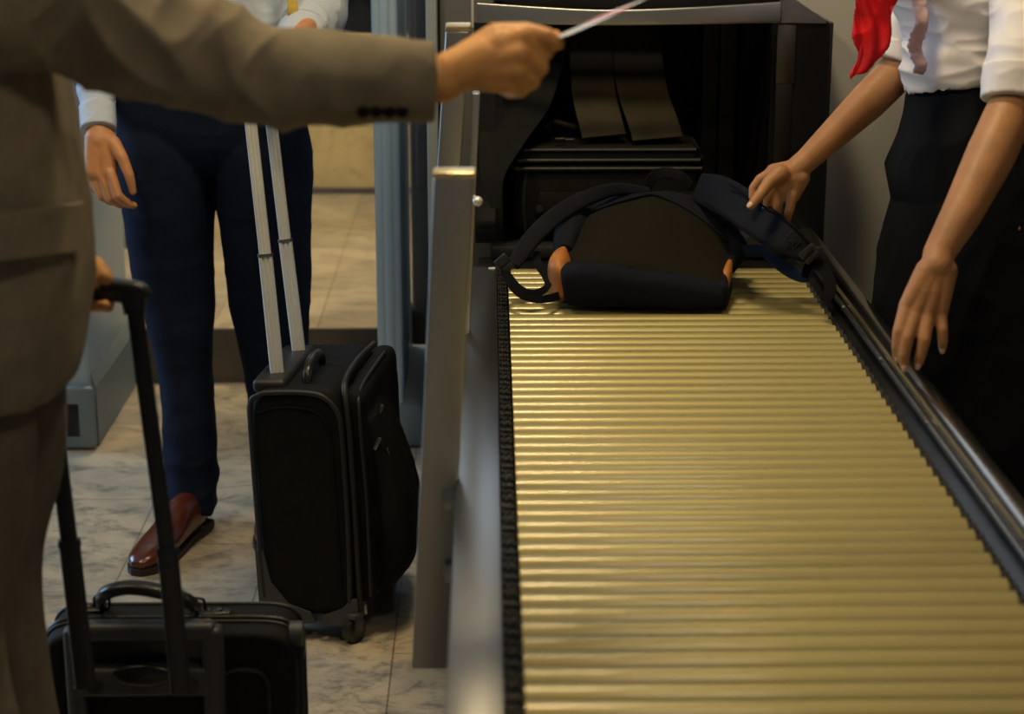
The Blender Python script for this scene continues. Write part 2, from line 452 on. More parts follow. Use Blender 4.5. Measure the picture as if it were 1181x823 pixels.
for xx in (XO + .03, XR + .03):
    for yy in (Y0 + .2, Y1 - .25):
        b = new(); box(b, (xx, yy, (ZR - .165) / 2), (.05, .05, ZR - .165), .004); mk('leg', b, M_darksteel, t)

# ------------------------------------------------------------------ leaning steel posts on the conveyor's left side
def post(name_label, tl, tr, bl, br, zt, zb, thick, extra=None):
    A = P(*tl, zt); B = P(*tr, zt); D = P(*bl, zb); E = P(*br, zb)
    top = (A + B) / 2; bot = (D + E) / 2; w = ((B - A).length + (E - D).length) / 2
    side = (B - A).normalized(); ax = (top - bot).normalized()
    t = thing('steel_post', name_label, 'post', bot)
    nrm = ax.cross(side).normalized()
    if nrm.y < 0: nrm = -nrm
    rot = Matrix((side, nrm, ax)).transposed()
    c = (top + bot) / 2 + nrm * thick / 2
    L = (top - bot).length
    b = new(); box(b, c, (w, thick, L), .004, rot, 3); mk('bar', b, M_steel_post, t)
    b = new(); box(b, top + nrm * thick / 2 + ax * .004, (w + .002, thick + .002, .010), .003, rot); mk('end_cap', b, mat('pale_brass_cap', (.72, .60, .38), .35, .8), t)
    return t, c, side, nrm, ax, w
t, c, s_, n_, a_, w_ = post('long leaning grey steel post bolted to the conveyor side, its pale cap beside the tunnel', (501, 206), (546, 206), (474, 772), (518, 772), 2.52, 2.86, .022)
b = new()
pz = P(519, 640, 2.74)
for q, zz in ((P(519, 560, 2.72), 2.72), (P(517, 660, 2.78), 2.78)):
    box(b, (XO - .004, q.y + .012, min(q.z, ZR - .03)), (.03, .04, .03), .003)
mk('bracket', b, M_steel, t)
t, c, s_, n_, a_, w_ = post('upper steel post behind the capped post, with a slim second bar beside it', (515, 36), (541, 36), (489, 420), (517, 420), 3.25, 3.5, .03)
b = new(); q0 = P(549, 108, 3.28); q1 = P(536, 415, 3.5)
ax = (q0 - q1).normalized(); rot = Matrix((s_, ax.cross(s_) * -1, ax)).transposed()
box(b, (q0 + q1) / 2 + V((0, .02, 0)), (.014, .02, (q0 - q1).length), .003, rot); mk('slim_bar', b, M_steel_post, t)
b = new(); q = P(551, 232, 3.30); sphere(b, q, .009); cyl(b, q, q + V((-.006, .03, 0)), .005); mk('knob', b, M_alu, t)
b = new(); q = P(512, 405, 3.49); box(b, (XO - .002, q.y + .02, ZR - .03), (.03, .04, .05), .003); mk('bracket', b, M_steel, t)

# ------------------------------------------------------------------ x-ray scanner
YH = 4.13
t = thing('baggage_scanner', 'black and grey baggage x-ray scanner with a hooded tunnel and rubber curtain', 'x-ray scanner', (.5, 5.0, 0))
HX0, HX1 = -.034, .742
ZT = 1.188
b = new()   # tunnel shell: inner black box open to the front
box(b, (.02, YH + .75, .95), (.016, 1.4, .56)); box(b, (.63, YH + .75, .95), (.016, 1.4, .56))
box(b, (.325, YH + .75, 1.225), (.62, 1.4, .02)); box(b, (.325, YH + 1.45, .95), (.63, .02, .56))
mk('tunnel', b, M_black, t, smooth=False)
b = new(); box(b, (.33, YH + .72, ZR - .02), (.66, 1.45, .03), .006); mk('belt', b, mat('belt_rubber', (.012, .012, .012), .6), t)
b = new(); box(b, (.33, YH + .0, ZR - .10), (.72, .10, .12), .01); box(b, (.33, YH + .6, .31), (.66, 1.0, .62), .02); mk('base', b, M_black, t)
# body panels either side of the tunnel
b = new(); box(b, (1.13, YH + .22 + .6, .72), (.94, 1.2, 1.44), .012); mk('side_cabinet', b, M_scan_grey, t)
b = new(); box(b, (-.052, YH + .22 + .6, .72), (.125, 1.2, 1.44), .008); mk('narrow_cabinet', b, M_scan_dark, t)
b = new(); box(b, (-.132, YH + .20 + .6, .72), (.026, 1.22, 1.44), .006); mk('edge_trim', b, M_scan_blue, t)
b = new(); box(b, (.33, YH + .25 + .55, 1.34), (.66, 1.1, .2), .01); mk('top_housing', b, M_black, t)
# hood side panel (glossy, rounded corner) and steel frame
def outline(bm, pts, y0, y1):
    f0 = [bm.verts.new((x, y0, z)) for x, z in pts]; f1 = [bm.verts.new((x, y1, z)) for x, z in pts]
    bm.faces.new(f0); bm.faces.new(f1[::-1]); n = len(pts)
    for i in range(n): bm.faces.new((f0[i], f0[(i + 1) % n], f1[(i + 1) % n], f1[i]))
xi = .628
pts = [(xi, ZR - .005), (HX1, ZR - .005), (HX1, ZT - .02)]
for k in range(1, 6):
    a = PI / 2 * k / 6; pts.append((HX1 - .02 + .02 * math.cos(a), ZT - .02 + .02 * math.sin(a)))
pts += [(HX1 - .02, ZT), (xi, ZT)]
b = new(); outline(b, pts, YH, YH + .012)
M_tint = mat('tinted_acrylic', (.012, .012, .013), .12, 0, coat=.3)
mk('hood_panel', b, M_tint, t, smooth=False)
b = new(); outline(b, [(HX0, ZR), (.012, ZR), (.012, ZT), (HX0, ZT)], YH + .004, YH + .016); mk('hood_panel', b, M_tint, t, smooth=False)
b = new(); box(b, (HX1, YH + .11, (ZR + ZT) / 2), (.01, .22, ZT - ZR), .003); mk('hood_side', b, M_tint, t)
b = new()   # bowed bar
loft(b, [(PY(550, 14.5, YH - .01), V((0, 0, 1)), .0215, .007), (PY(683, 20, YH - .03), V((0, 0, 1)), .017, .007), (PY(790, 18.5, YH - .03), V((0, 0, 1)), .0185, .007), (PY(899, 14, YH - .01), V((0, 0, 1)), .0225, .007)], 8, 20, 7)
mk('frame_bar', b, mat('frame_steel', (.50, .50, .49), .34, 1, 12, .12, stretch=(.1, 1, 1)), t)
b = new()
q = [PY(901, -12, YH - .008), PY(953, 24, YH - .004), PY(953, 27, YH - .004), PY(901, 26, YH - .008)]
f0 = [b.verts.new(p) for p in q]; f1 = [b.verts.new(p + V((0, .012, 0))) for p in q]
b.faces.new(f0); b.faces.new(f1[::-1])
for i in range(4): b.faces.new((f0[i], f0[(i + 1) % 4], f1[(i + 1) % 4], f1[i]))
mk('corner_gusset', b, mat('gusset_steel', (.38, .38, .37), .4, 1, 12, .1), t, smooth=False)
b = new(); q = PY(900.5, 6, YH - .012); box(b, (q.x, q.y, q.z), (.004, .008, .05), .001); mk('corner_edge', b, M_steel, t)
b = new(); q = PY(545, 10, YH - .03); box(b, (q.x, q.y, q.z + .02), (.006, .012, .12), .002); mk('edge_strip', b, M_alu, t)
b = new(); q0 = PY(908, 29, YH - .006); q1 = PY(905, 96, YH - .006); box(b, ((q0.x + q1.x) / 2, YH - .003, (q0.z + q1.z) / 2), (.04, .005, q0.z - q1.z), .001); mk('strip_plate', b, mat('bronze_steel', (.13, .12, .10), .38, .9), t)
b = new(); q1b = PY(905, 200, YH - .006); box(b, ((q0.x + q1.x) / 2 - .001, YH - .002, (q1.z + q1b.z) / 2), (.036, .004, q1.z - q1b.z), .001); mk('strip_plate', b, mat('dark_bronze', (.035, .032, .026), .4, .7), t)
# curtain strips
def strip(pts, w, lab=None):
    b = new(); ribbon(b, [P(*p) for p in pts], V((1, 0, 0)), w, .004, 6)
    return mk('curtain_strip', b, M_rubber, t)
strip([(680, 20, 4.36), (682, 70, 4.34), (685, 108, 4.30), (692, 138, 4.25), (697, 157, 4.215)], .100)
strip([(732, 22, 4.365), (736, 70, 4.345), (742, 108, 4.31), (753, 140, 4.25), (759, 160, 4.21)], .115)
b = new()
fribbon(b, [(632, 28, 4.33, 50), (618, 65, 4.28, 66), (596, 110, 4.21, 80), (580, 155, 4.16, 56), (568, 200, 4.12, 30), (572, 240, 4.11, 12)], .004, 8, 6, .1)
mk('curtain_strip', b, mat('grey_rubber_flap', (.008, .009, .0095), .8, 0, 20, .2, spec=.15), t)
for k in range(2):
    x = .55 + k * .045
    b = new(); ribbon(b, [(x, YH + .60, 1.21), (x + .002, YH + .60, .98), (x, YH + .59, .73)], V((1, 0, 0)), .042, .004, 4); mk('curtain_strip', b, M_rubber, t)

# ------------------------------------------------------------------ suitcase leaving the tunnel
A = P(592, 276, 4.25); sx0, sx1 = P(592, 200, 4.2).x, P(812, 200, 4.2).x
sy = PZ(700, 281, ZR).y + .03
t = thing('suitcase', 'black soft suitcase lying flat inside the scanner tunnel under the rubber curtain', 'suitcase', ((sx0 + sx1) / 2, sy + .27, ZR))
sw = sx1 - sx0; cx = (sx0 + sx1) / 2; SD = .46
zt = ZR + .21
b = new(); box(b, (cx, sy + SD / 2, ZR + .008 + .085), (sw, SD, .17), .035, seg=5); mk('body', b, M_nylon2, t)
b = new(); box(b, (cx, sy + SD / 2 + .004, zt - .022), (sw * .965, SD * .98, .05), .02, seg=5); mk('lid', b, M_nylon2, t)
def rrect(x0, x1, y0, y1, r, z, n=5):
    o = []
    for (cx_, cy_, a0) in ((x1 - r, y1 - r, 0), (x0 + r, y1 - r, PI / 2), (x0 + r, y0 + r, PI), (x1 - r, y0 + r, 1.5 * PI)):
        for k in range(n): 
            a = a0 + PI / 2 * k / (n - 1); o.append(V((cx_ + r * math.cos(a), cy_ + r * math.sin(a), z)))
    return o
for z, rr, ins in ((zt - .006, .0045, .012), (zt - .028, .005, .004), (zt - .046, .005, 0)):
    b = new(); tube(b, rrect(sx0 + ins - .001, sx1 - ins + .001, sy + ins - .003, sy + SD, .034, z), rr, 2, 10, closed=True); mk('piping', b, M_trim_bl, t)
b = new(); tube(b, [(sx0 + .028, sy + .002, ZR + .02), (sx0 + .024, sy - .001, ZR + .09), (sx0 + .03, sy + .004, ZR + .155)], .004); mk('piping', b, M_trim_bl, t)
b = new(); tube(b, [P(627, 150, 4.28), P(637, 141, 4.30), P(655, 145, 4.31), P(672, 149, 4.32)], .008); mk('carry_handle', b, M_leather_bl, t)
b = new(); box(b, P(646, 159.5, 4.2), (.022, .008, .003), .001); box(b, P(657, 160.5, 4.19), (.02, .006, .003), .001); mk('zip_pull', b, M_zip, t)
b = new(); box(b, (cx + .02, sy - .0015, ZR + .075), (sw * .82, .006, .075), .003); mk('pocket', b, M_nylon2, t)
b = new(); cyl(b, P(622, 240, 4.22), P(622, 240, 4.22) + V((0, -.012, 0)), .008); mk('rivet', b, M_trim_bl, t)

# ------------------------------------------------------------------ backpack
bpl = thing('backpack', 'dark navy backpack with mesh back panel and tan leather corners lying on the rollers', 'backpack', (.26, 3.72, ZR))
def lerp(a, b, t): return a + (b - a) * t
G = [[P(650, 310, 3.66), P(690, 306, 3.655), P(745, 312, 3.645), P(795, 320, 3.64), P(838, 330, 3.63)],
     [P(656, 285, 3.74), P(695, 278, 3.72), P(748, 280, 3.71), P(797, 288, 3.72), P(842, 303, 3.72)],
     [P(662, 255, 3.85), P(700, 246, 3.81), P(750, 243, 3.80), P(800, 252, 3.81), P(843, 272, 3.82)],
     [P(676, 232, 3.97), P(705, 225, 3.94), P(755, 219, 3.92), P(800, 224, 3.93), P(840, 243, 3.95)]]
def gsurf(u, v):
    rows = []
    for r in G:
        rows.append(V(spline([tuple(p) for p in r], 1)[0]) if False else ev1(r, u))
    return ev1(rows, v)
def ev1(pts, u):
    n = len(pts) - 1; f = min(max(u, 0), 1) * n; i = min(int(f), n - 1); t = f - i
    p = [pts[max(0, i - 1)], pts[i], pts[i + 1], pts[min(n, i + 2)]]
    return V([crom(p[0][j], p[1][j], p[2][j], p[3][j], t) for j in range(3)])
def sheet(bm, fn, nu, nv, thick, down=None):
    """closed slab whose upper side follows fn"""
    top = [[fn(i / nu, j / nv) for i in range(nu + 1)] for j in range(nv + 1)]
    tv = [[bm.verts.new(p) for p in r] for r in top]
    bv = []
    for j, r in enumerate(top):
        row = []
        for i, p in enumerate(r):
            q = down(i / nu, j / nv, p) if down else p - V((0, 0, thick)); row.append(bm.verts.new(q))
        bv.append(row)
    for j in range(nv):
        for i in range(nu):
            bm.faces.new((tv[j][i], tv[j][i + 1], tv[j + 1][i + 1], tv[j + 1][i])); bm.faces.new((bv[j][i], bv[j + 1][i], bv[j + 1][i + 1], bv[j][i + 1]))
    for j in range(nv):
        bm.faces.new((tv[j][0], tv[j + 1][0], bv[j + 1][0], bv[j][0])); bm.faces.new((tv[j][nu], bv[j][nu], bv[j + 1][nu], tv[j + 1][nu]))
    for i in range(nu):
        bm.faces.new((tv[0][i], bv[0][i], bv[0][i + 1], tv[0][i + 1])); bm.faces.new((tv[nv][i], tv[nv][i + 1], bv[nv][i + 1], bv[nv][i]))
b = new()
def dn(u, v, p):
    c = V((.27, 3.73, 0)); q = V((p.x + (p.x - c.x) * .02, p.y + .0 + (.05 if v > .8 else 0) * v, ZR + .005)); return q
sheet(b, gsurf, 14, 14, 0, dn)
fuse('body', b, M_navyp, bpl, .005, 14, folds(.003, 14))
b = new()   # mesh back panel
def mfn(u, v):
    vmax = .86 - .30 * abs(u - .5) * 2 if u > .5 else .86 - .20 * abs(u - .5) * 2
    vv = .02 + v * vmax
    return gsurf(.03 + .94 * u, vv) + V((0, 0, .009 * (math.sin(PI * min(max(u, 0), 1)) ** .35) * (math.sin(PI * v) ** .3 if 0 < v < 1 else 0) - .002))
sheet(b, mfn, 26, 18, .012)
mk('back_panel', b, M_mesh, bpl)
b = new()
for u0, u1 in ((0, 1),):
    tube(b, [mfn(u0 + (u1 - u0) * k / 12, .985) + V((0, 0, .003)) for k in range(13)], .0035, 2, 8)
mk('panel_seam', b, M_navyp, bpl)
b = new()   # padded base toward the camera
secs = []
for (px, pt, pb) in ((648, 313, 345), (655, 305, 352), (680, 306, 354), (720, 311, 355), (770, 317, 356.5), (810, 323, 357), (828, 327, 356), (834, 333, 350)):
    zc = 3.64; a = P(px, pt, zc); d = P(px, pb, zc); r = (a - d).length / 2
    cc = (a + d) / 2; cc.z = max(cc.z, ZR + r + .001)
    secs.append((cc + V((0, .015, 0)), V((0, 0, 1)), r, .040))
loft(b, secs, 5, 32, 3.2)
fuse('base_pad', b, M_navypad, bpl, .003, 6, folds(.0012, 25))
b = new()
loft(b, [(P(651, 287, 3.71), V((0, 0, 1)), .010, .005), (P(647, 303, 3.69), V((0, 0, 1)), .035, .021), (P(645, 322, 3.675), V((0, 0, 1)), .045, .022), (P(650, 345, 3.665), V((0, 0, 1)), .02, .013)], 5, 20, 2.2)
fuse('leather_corner', b, M_tan, bpl, .003, 5, None)
b = new()
loft(b, [(P(842, 303, 3.72), V((0, 0, 1)), .012, .006), (P(838, 318, 3.69), V((0, 0, 1)), .016, .010), (P(834, 332, 3.67), V((0, 0, 1)), .014, .010)], 5, 20, 2.2)
fuse('leather_corner', b, M_tan, bpl, .003, 5, None)
b = new()   # left gusset flap
loft(b, [(P(678, 240, 3.93), V((1, 0, 0)), .02, .02), (P(663, 258, 3.84), V((1, 0, 0)), .028, .03), (P(653, 278, 3.77), V((1, 0, 0)), .026, .03), (P(652, 292, 3.73), V((1, 0, 0)), .014, .02)], 5, 20, 2.4)
fuse('side_gusset', b, M_navyp, bpl, .003, 5, folds(.002, 30))
b = new()   # right gusset
loft(b, [(P(838, 262, 3.86), V((1, 0, 0)), .012, .02), (P(850, 285, 3.80), V((1, 0, -.3)), .022, .018), (P(843, 308, 3.73), V((1, 0, 0)), .010, .015)], 5, 20, 2.4)
fuse('side_gusset', b, M_navyp, bpl, .003, 5, folds(.002, 30))
# left shoulder strap
b = new()
ls = [(748, 221, 3.93, 10), (713, 218, 3.90, 15), (682, 226, 3.84, 18), (657, 238, 3.80, 20), (631, 257, 3.75, 21), (608, 282, 3.71, 21), (592, 306, 3.68, 15)]
fribbon(b, ls, .013, 7, 3.2)
stp = mk('shoulder_strap', b, M_navyp, bpl)
b = new()
tube(b, [P(697, 229, 3.865), P(670, 240, 3.81), P(645, 255, 3.765), P(622, 278, 3.715), P(602, 304, 3.675)], .0022, 5, 8); mk('strap_binding', b, M_web, stp)
b = new(); q = P(579, 301, 3.66)
box(b, q, (.030, .012, .020), .004, Matrix.Rotation(-.7, 3, 'Y')); box(b, q + V((.012, -.004, -.012)), (.024, .01, .014), .003, Matrix.Rotation(-.7, 3, 'Y')); mk('buckle', b, M_blackpl, stp)
b = new()
fribbon(b, [(581, 306, 3.66, 11), (586, 319, 3.655, 11), (597, 333, 3.645, 12), (611, 339, 3.64, 11), (624, 336, 3.645, 9), (632, 328, 3.66, 8), (628, 315, 3.68, 10), (620, 303, 3.70, 10), (619, 290, 3.73, 8)], .002, 8, 4, .1)
mk('webbing', b, M_web, stp)
b = new()
fribbon(b, [(584, 320, 3.645, 6), (592, 334, 3.635, 6), (606, 343, 3.628, 7), (626, 345, 3.625, 9), (645, 341, 3.65, 10)], .002, 8, 4, .1)
mk('webbing', b, M_web, stp)
# right shoulder strap, lifted
b = new()
rs = [(806, 216, 3.90, 34), (826, 222, 3.82, 42), (850, 235, 3.72, 43), (878, 255, 3.65, 40), (903, 272, 3.61, 36), (922, 286, 3.60, 29), (936, 295, 3.60, 19)]
fribbon(b, rs, .013, 7, 3.6, .15)
stp = mk('shoulder_strap', b, M_navyp, bpl)
b = new(); tube(b, [P(812, 233, 3.80), P(838, 251, 3.71), P(862, 269, 3.645), P(888, 285, 3.60), P(915, 297, 3.59)], .0022, 5, 8)
tube(b, [P(842, 212, 3.745), P(862, 226, 3.69), P(890, 244, 3.635), P(914, 260, 3.60), P(934, 281, 3.59)], .0022, 5, 8); mk('strap_binding', b, M_web, stp)
b = new()
rr_ = Matrix.Rotation(.70, 3, 'Y'); qc = P(914, 277, 3.590)
for dx, dz, sx_, sz_ in ((0, .012, .028, .002), (0, -.012, .028, .002), (-.013, 0, .002, .026), (.013, 0, .002, .026)): box(b, qc + rr_ @ V((dx, 0, dz)), (sx_, .002, sz_), .0008, rr_)
box(b, qc, (.002, .002, .034), .0008, rr_ @ Matrix.Rotation(.8, 3, 'Y')); box(b, qc, (.002, .002, .034), .0008, rr_ @ Matrix.Rotation(-.8, 3, 'Y'))
mk('stitching', b, M_blackpl, stp)
b = new(); q = P(931, 290, 3.585)
box(b, q, (.036, .012, .016), .004, Matrix.Rotation(-.75, 3, 'Y')); box(b, q + V((.010, -.002, -.010)), (.034, .012, .012), .003, Matrix.Rotation(-.75, 3, 'Y')); box(b, q + V((.019, -.002, .004)), (.014, .010, .012), .003); mk('buckle', b, M_blackpl, stp)
b = new()
fribbon(b, [(936, 299, 3.60, 14), (948, 308, 3.59, 15), (956, 322, 3.575, 14), (957, 336, 3.565, 14), (950, 347, 3.56, 12)], .002, 8, 4, .1)
fribbon(b, [(934, 303, 3.61, 10), (930, 312, 3.615, 10), (928, 320, 3.62, 8)], .002, 4, 4, .1)
mk('webbing', b, M_web, stp)
b = new()
fribbon(b, [(846, 292, 3.79, 9), (864, 287, 3.75, 10), (880, 289, 3.72, 12), (897, 303, 3.69, 14), (915, 315, 3.665, 14), (930, 319, 3.64, 12), (937, 305, 3.61, 9)], .002, 8, 4, .1)
mk('webbing', b, M_webblue, stp)
b = new()
fribbon(b, [(840, 268, 3.84, 10), (850, 261, 3.85, 12), (859, 270, 3.84, 12), (850, 284, 3.82, 9)], .002, 8, 4, .1); mk('webbing', b, M_webblue, stp)
b = new(); ribbon(b, [P(746, 219, 3.96), P(754, 203, 3.99), P(770, 199, 4.0), P(786, 204, 3.99), P(797, 216, 3.95)], V((.0, .6, .8)), .024, .003, 8); mk('top_handle', b, M_web, bpl)

# ------------------------------------------------------------------ walk-through metal detector
t = thing('metal_detector_arch', 'pale blue-grey walk-through metal detector archway beyond the conveyor', 'metal detector', (-.68, 5.1, 0))
fa = PZ(108, 516, 0); ba = PZ(147, 441, 0)
yA, yB = fa.y, ba.y - .02
xl = fa.x
b = new(); box(b, (xl - .055, (yA + yB) / 2, 1.1), (.11, yB - yA, 2.2), .018, seg=4); mk('side_panel', b, M_arch, t)
b = new(); outline(b, [(0, 0)] * 0 or [(xl + .001, .0), (xl + .001 + .0, .0)] and [(xl, 0.003), (xl + .012, .003), (xl + .012, .16), (xl, .2)], yA + .02, yB - .01); mk('skirt', b, M_arch_dark, t, smooth=False)
b = new(); box(b, (xl - .05, yA - .012, .09), (.125, .03, .17), .012)
mk('foot', b, M_arch_dark, t)
b = new(); box(b, (xl - .045, yA - .027, .085), (.035, .004, .09), .003); mk('foot_slot', b, M_black, t)
xr0 = P(430, 300, 4.8).x; xr1 = P(461, 300, 4.8).x
b = new()
xm = (xr0 + xr1) / 2; ww = xr1 - xr0
box(b, (xm - ww * .30, (yA + yB) / 2, 1.1), (ww * .36, yB - yA, 2.2), .012, seg=4)
box(b, (xm + ww * .30, (yA + yB) / 2, 1.1), (ww * .36, yB - yA, 2.2), .012, seg=4)
box(b, (xm, (yA + yB) / 2 - .006, 1.1), (ww * .38, yB - yA, 2.2), .012, seg=4)
mk('side_panel', b, M_arch, t)
b = new(); box(b, (xm + .02, (yA + yB) / 2, .06), (ww + .06, yB - yA + .03, .12), .015); mk('foot', b, M_arch_dark, t)
b = new(); box(b, ((xl + xm) / 2, (yA + yB) / 2, 2.25), (xm - xl + .2, yB - yA, .2), .02); mk('header', b, M_arch, t)
# dark column beyond the arch on the left, and a dark cabinet between arch and scanner
b = new(); x = P(146, 250, 6.2).x; box(b, (x, 6.6, .7), (.16, .3, 1.08), .01)
tag(mk('bin', b, mat('brown_grey_bin', (.075, .068, .058), .6), origin=(x, 6.6, 0)), 'dark brown-grey bin on the raised floor behind the left archway panel', 'bin').location
b = new(); box(b, (-.12, 5.85, .755), (.24, .5, 1.49), .01); box(b, (-.12, 5.59, 1.0), (.2, .02, .9), .006)
tag(mk('equipment_cabinet', b, mat('charcoal_cabinet', (.04, .04, .04), .6), origin=(-.12, 5.85, 0)), 'tall charcoal equipment cabinet between the archway post and the scanner', 'cabinet')

# ------------------------------------------------------------------ upright suitcase
W0 = PZ(412, 738, 0)
ang = math.radians(-8)
Rz = Matrix.Rotation(ang, 3, 'Z')
# local frame: x = thickness (to the pockets), y = width (away), z up. origin = near bottom corner under the pockets
OR = V((P(414, 700, 3.86).x, PZ(412, 738, 0).y - .01, 0))
lean = Matrix.Rotation(math.radians(-2.2), 3, 'Y')
def L1(x, y, z): return OR + Rz @ (lean @ V((x, y, z)))
R1 = Rz @ lean
t = thing('suitcase', 'upright black soft suitcase on wheels with two silver pull-handle poles', 'suitcase', L1(-.1, .17, 0) * V((1, 1, 0)))
TH1, WD1, HB, HT = .190, .385, .060, .535
def rpoly_loft(bm, x0, x1, y0, y1, z0, z1, bev): box(bm, L1((x0 + x1) / 2, (y0 + y1) / 2, (z0 + z1) / 2), (x1 - x0, y1 - y0, z1 - z0), bev, R1, 5)
b = new()
hx_, hz2, cz2 = TH1 / 2, (HT - HB) / 2, (HT + HB) / 2
loft(b, [(L1(-hx_, yy_, cz2), R1 @ V((1, 0, 0)), hx_ * k_, hz2 * (1 - (1 - k_) * .4)) for yy_, k_ in ((-.002, .90), (.004, .975), (.014, 1.0), (.10, 1.0), (.22, 1.01), (.33, 1.0), (WD1 - .03, .97), (WD1, .86))], 4, 72, 7)
fuse('body', b, M_nylon, t, .0035, 3, folds(.0015, 12))
b = new()
box(b, L1(.014, WD1 / 2 + .005, .302), (.046, WD1 - .02, .452), .02, R1, 5)
loft(b, [(L1(.03, .18, .10), V((0, 1, 0)), .12, .028), (L1(.058, .18, .19), V((0, 1, 0)), .15, .05), (L1(.05, .18, .32), V((0, 1, 0)), .15, .04), (L1(.018, .18, .46), V((0, 1, 0)), .15, .022)], 6, 28, 3)
fuse('front_pocket', b, M_nylon, t, .004, 8, folds(.004, 11, (1, 1, .6)))
b = new()
y_ = -.004
pp = [L1(-.012, y_, .09), L1(-.006, y_, .25), L1(-.006, y_, .44), L1(-.012, y_, .49), L1(-.035, y_, .522), L1(-.07, y_ + .0, .532), L1(-.14, y_, .533), L1(-.17, y_, .527), L1(-.187, y_, .505), L1(-.190, y_, .40), L1(-.190, y_, .2), L1(-.188, y_, .10)]
tube(b, pp, .0055, 5, 10); mk('piping', b, M_trim_bl, t)
b = new()
tube(b, [L1(-.028, y_, .11), L1(-.028, y_, .42), L1(-.04, y_, .475), L1(-.07, y_, .498), L1(-.13, y_, .502), L1(-.175, y_, .49)], .0022, 5, 8); mk('panel_seam', b, M_nylon, t)
b = new()
tube(b, [L1(.006, .005, .08), L1(.008, .004, .3), L1(.006, .006, .46), L1(.0, .02, .525), L1(-.004, .06, .545), L1(-.004, .18, .55), L1(-.002, .33, .54)], .0065, 5, 10); mk('piping', b, M_trim_bl, t)
b = new()
tube(b, [L1(.03, .004, .10), L1(.034, .004, .3), L1(.03, .006, .43), L1(.028, .012, .49), L1(.026, .03, .518), L1(.026, .1, .53), L1(.026, .3, .53)], .004, 5, 10); mk('piping', b, M_trim_bl, t)
b = new()
tube(b, [L1(.072, .05, .40), L1(.083, .07, .33), L1(.098, .10, .25), L1(.105, .12, .19)], .0026, 5, 8); mk('pocket_zip', b, M_zip, t)
b = new()
box(b, L1(.056, .035, .415), (.008, .006, .028), .002, R1 @ Matrix.Rotation(.5, 3, 'Y')); box(b, L1(.052, .1, .465), (.008, .006, .024), .002, R1 @ Matrix.Rotation(.5, 3, 'Y')); box(b, L1(.02, -.004, .075), (.006, .005, .022), .002, R1)
mk('zip_pull', b, M_zip, t)
b = new()
tube(b, [L1(-.085, .06, .533), L1(-.085, .075, .556), L1(-.085, .12, .566), L1(-.085, .17, .562), L1(-.085, .195, .54)], [.009, .011, .012, .011, .009], 5, 12); mk('carry_handle', b, M_leather_bl, t)
b = new()
box(b, L1(-.155, .16, .535), (.07, .27, .03), .012, R1, 4); mk('handle_housing', b, M_trim_bl, t)
# corner guards
b = new(); box(b, L1(-TH1 / 2, WD1 / 2, .053), (TH1 - .01, WD1 - .01, .02), .006, R1, 3); mk('base_frame', b, M_guard, t)
b = new()
for pts_ in ([(-.200, .20), (-.184, .20), (-.172, .13), (-.14, .085), (-.095, .066), (-.085, .044), (-.200, .040)],):
    f0 = [b.verts.new(L1(x, -.008, z)) for x, z in pts_]; f1 = [b.verts.new(L1(x, .06, z)) for x, z in pts_]
    b.faces.new(f0); b.faces.new(f1[::-1]); n = len(pts_)
    for i in range(n): b.faces.new((f0[i], f0[(i + 1) % n], f1[(i + 1) % n], f1[i]))
mk('corner_guard', b, M_guard, t, smooth=False)
b = new()
for pts_ in ([(-.075, .038), (-.07, .058), (-.03, .075), (-.01, .095), (.004, .095), (.004, .038)],):
    f0 = [b.verts.new(L1(x, -.008, z)) for x, z in pts_]; f1 = [b.verts.new(L1(x, .06, z)) for x, z in pts_]
    b.faces.new(f0); b.faces.new(f1[::-1]); n = len(pts_)
    for i in range(n): b.faces.new((f0[i], f0[(i + 1) % n], f1[(i + 1) % n], f1[i]))
mk('corner_guard', b, M_guard, t, smooth=False)
def wheel(px_, py_, par, r=.027, ax=V((.8, -.6, 0))):
    c = L1(px_, py_, 0); c.z = r; ax = ax.normalized(); rt = Matrix((ax, V((0, 0, 1)).cross(ax), V((0, 0, 1)))).transposed()
    b = new(); cyl(b, c - ax * .009, c + ax * .009, r, n=32); mkw = mk('wheel', b, M_blackpl, par)
    b = new(); cyl(b, c - ax * .011, c + ax * .011, r * .5, n=20); mk('hub', b, M_guard, mkw)
    b = new()
    for k in (-1, 1): box(b, c + ax * .0145 * k + V((0, 0, .016)), (.005, .022, .036), .002, rt)
    box(b, c + V((0, 0, r + .006)), (.036, .036, .012), .005, rt); mk('wheel_fork', b, M_guard, mkw)
wheel(-.010, .004, t); wheel(-.012, WD1 - .05, t); wheel(-.17, .04, t); wheel(-.17, WD1 - .05, t)
# poles
pA0, pA1, pA2 = P(319.5, 427, 3.80), P(306, 294, 3.76), P(285.5, 108, 3.72)
pB0, pB1, pB2 = P(345, 408, 3.96), P(329, 277, 3.92), P(309.5, 112, 3.86)
for a0, a1, a2 in ((pA0, pA1, pA2), (pB0, pB1, pB2)):
    b = new(); s = V((1, .15, 0))
    d = (a0 - a1).normalized()
    for k in (-1, 0, 1): loft(b, [(a0 + d * .05 + s.normalized() * k * .0092, s, .0050, .0085), (a1 + s.normalized() * k * .0092, s, .0050, .0085)], 1, 20, 2.6, False)
    lower = mk('pole', b, M_alu, t)
    b = new()
    for k in (-1, 0, 1): loft(b, [(a1 + s.normalized() * k * .0076, s, .0046, .0066), (a2 + s.normalized() * k * .0076, s, .0046, .0066)], 1, 20, 2.6, False)
    mk('inner_pole', b, M_alu, lower)
    b = new(); loft(b, [(a1 + d * .003, s, .0155, .010), (a1 - d * .003, s, .0155, .010)], 1, 24, 3.2, False); mk('collar', b, M_zip, lower)
b = new(); dd = (pB2 - pA2)
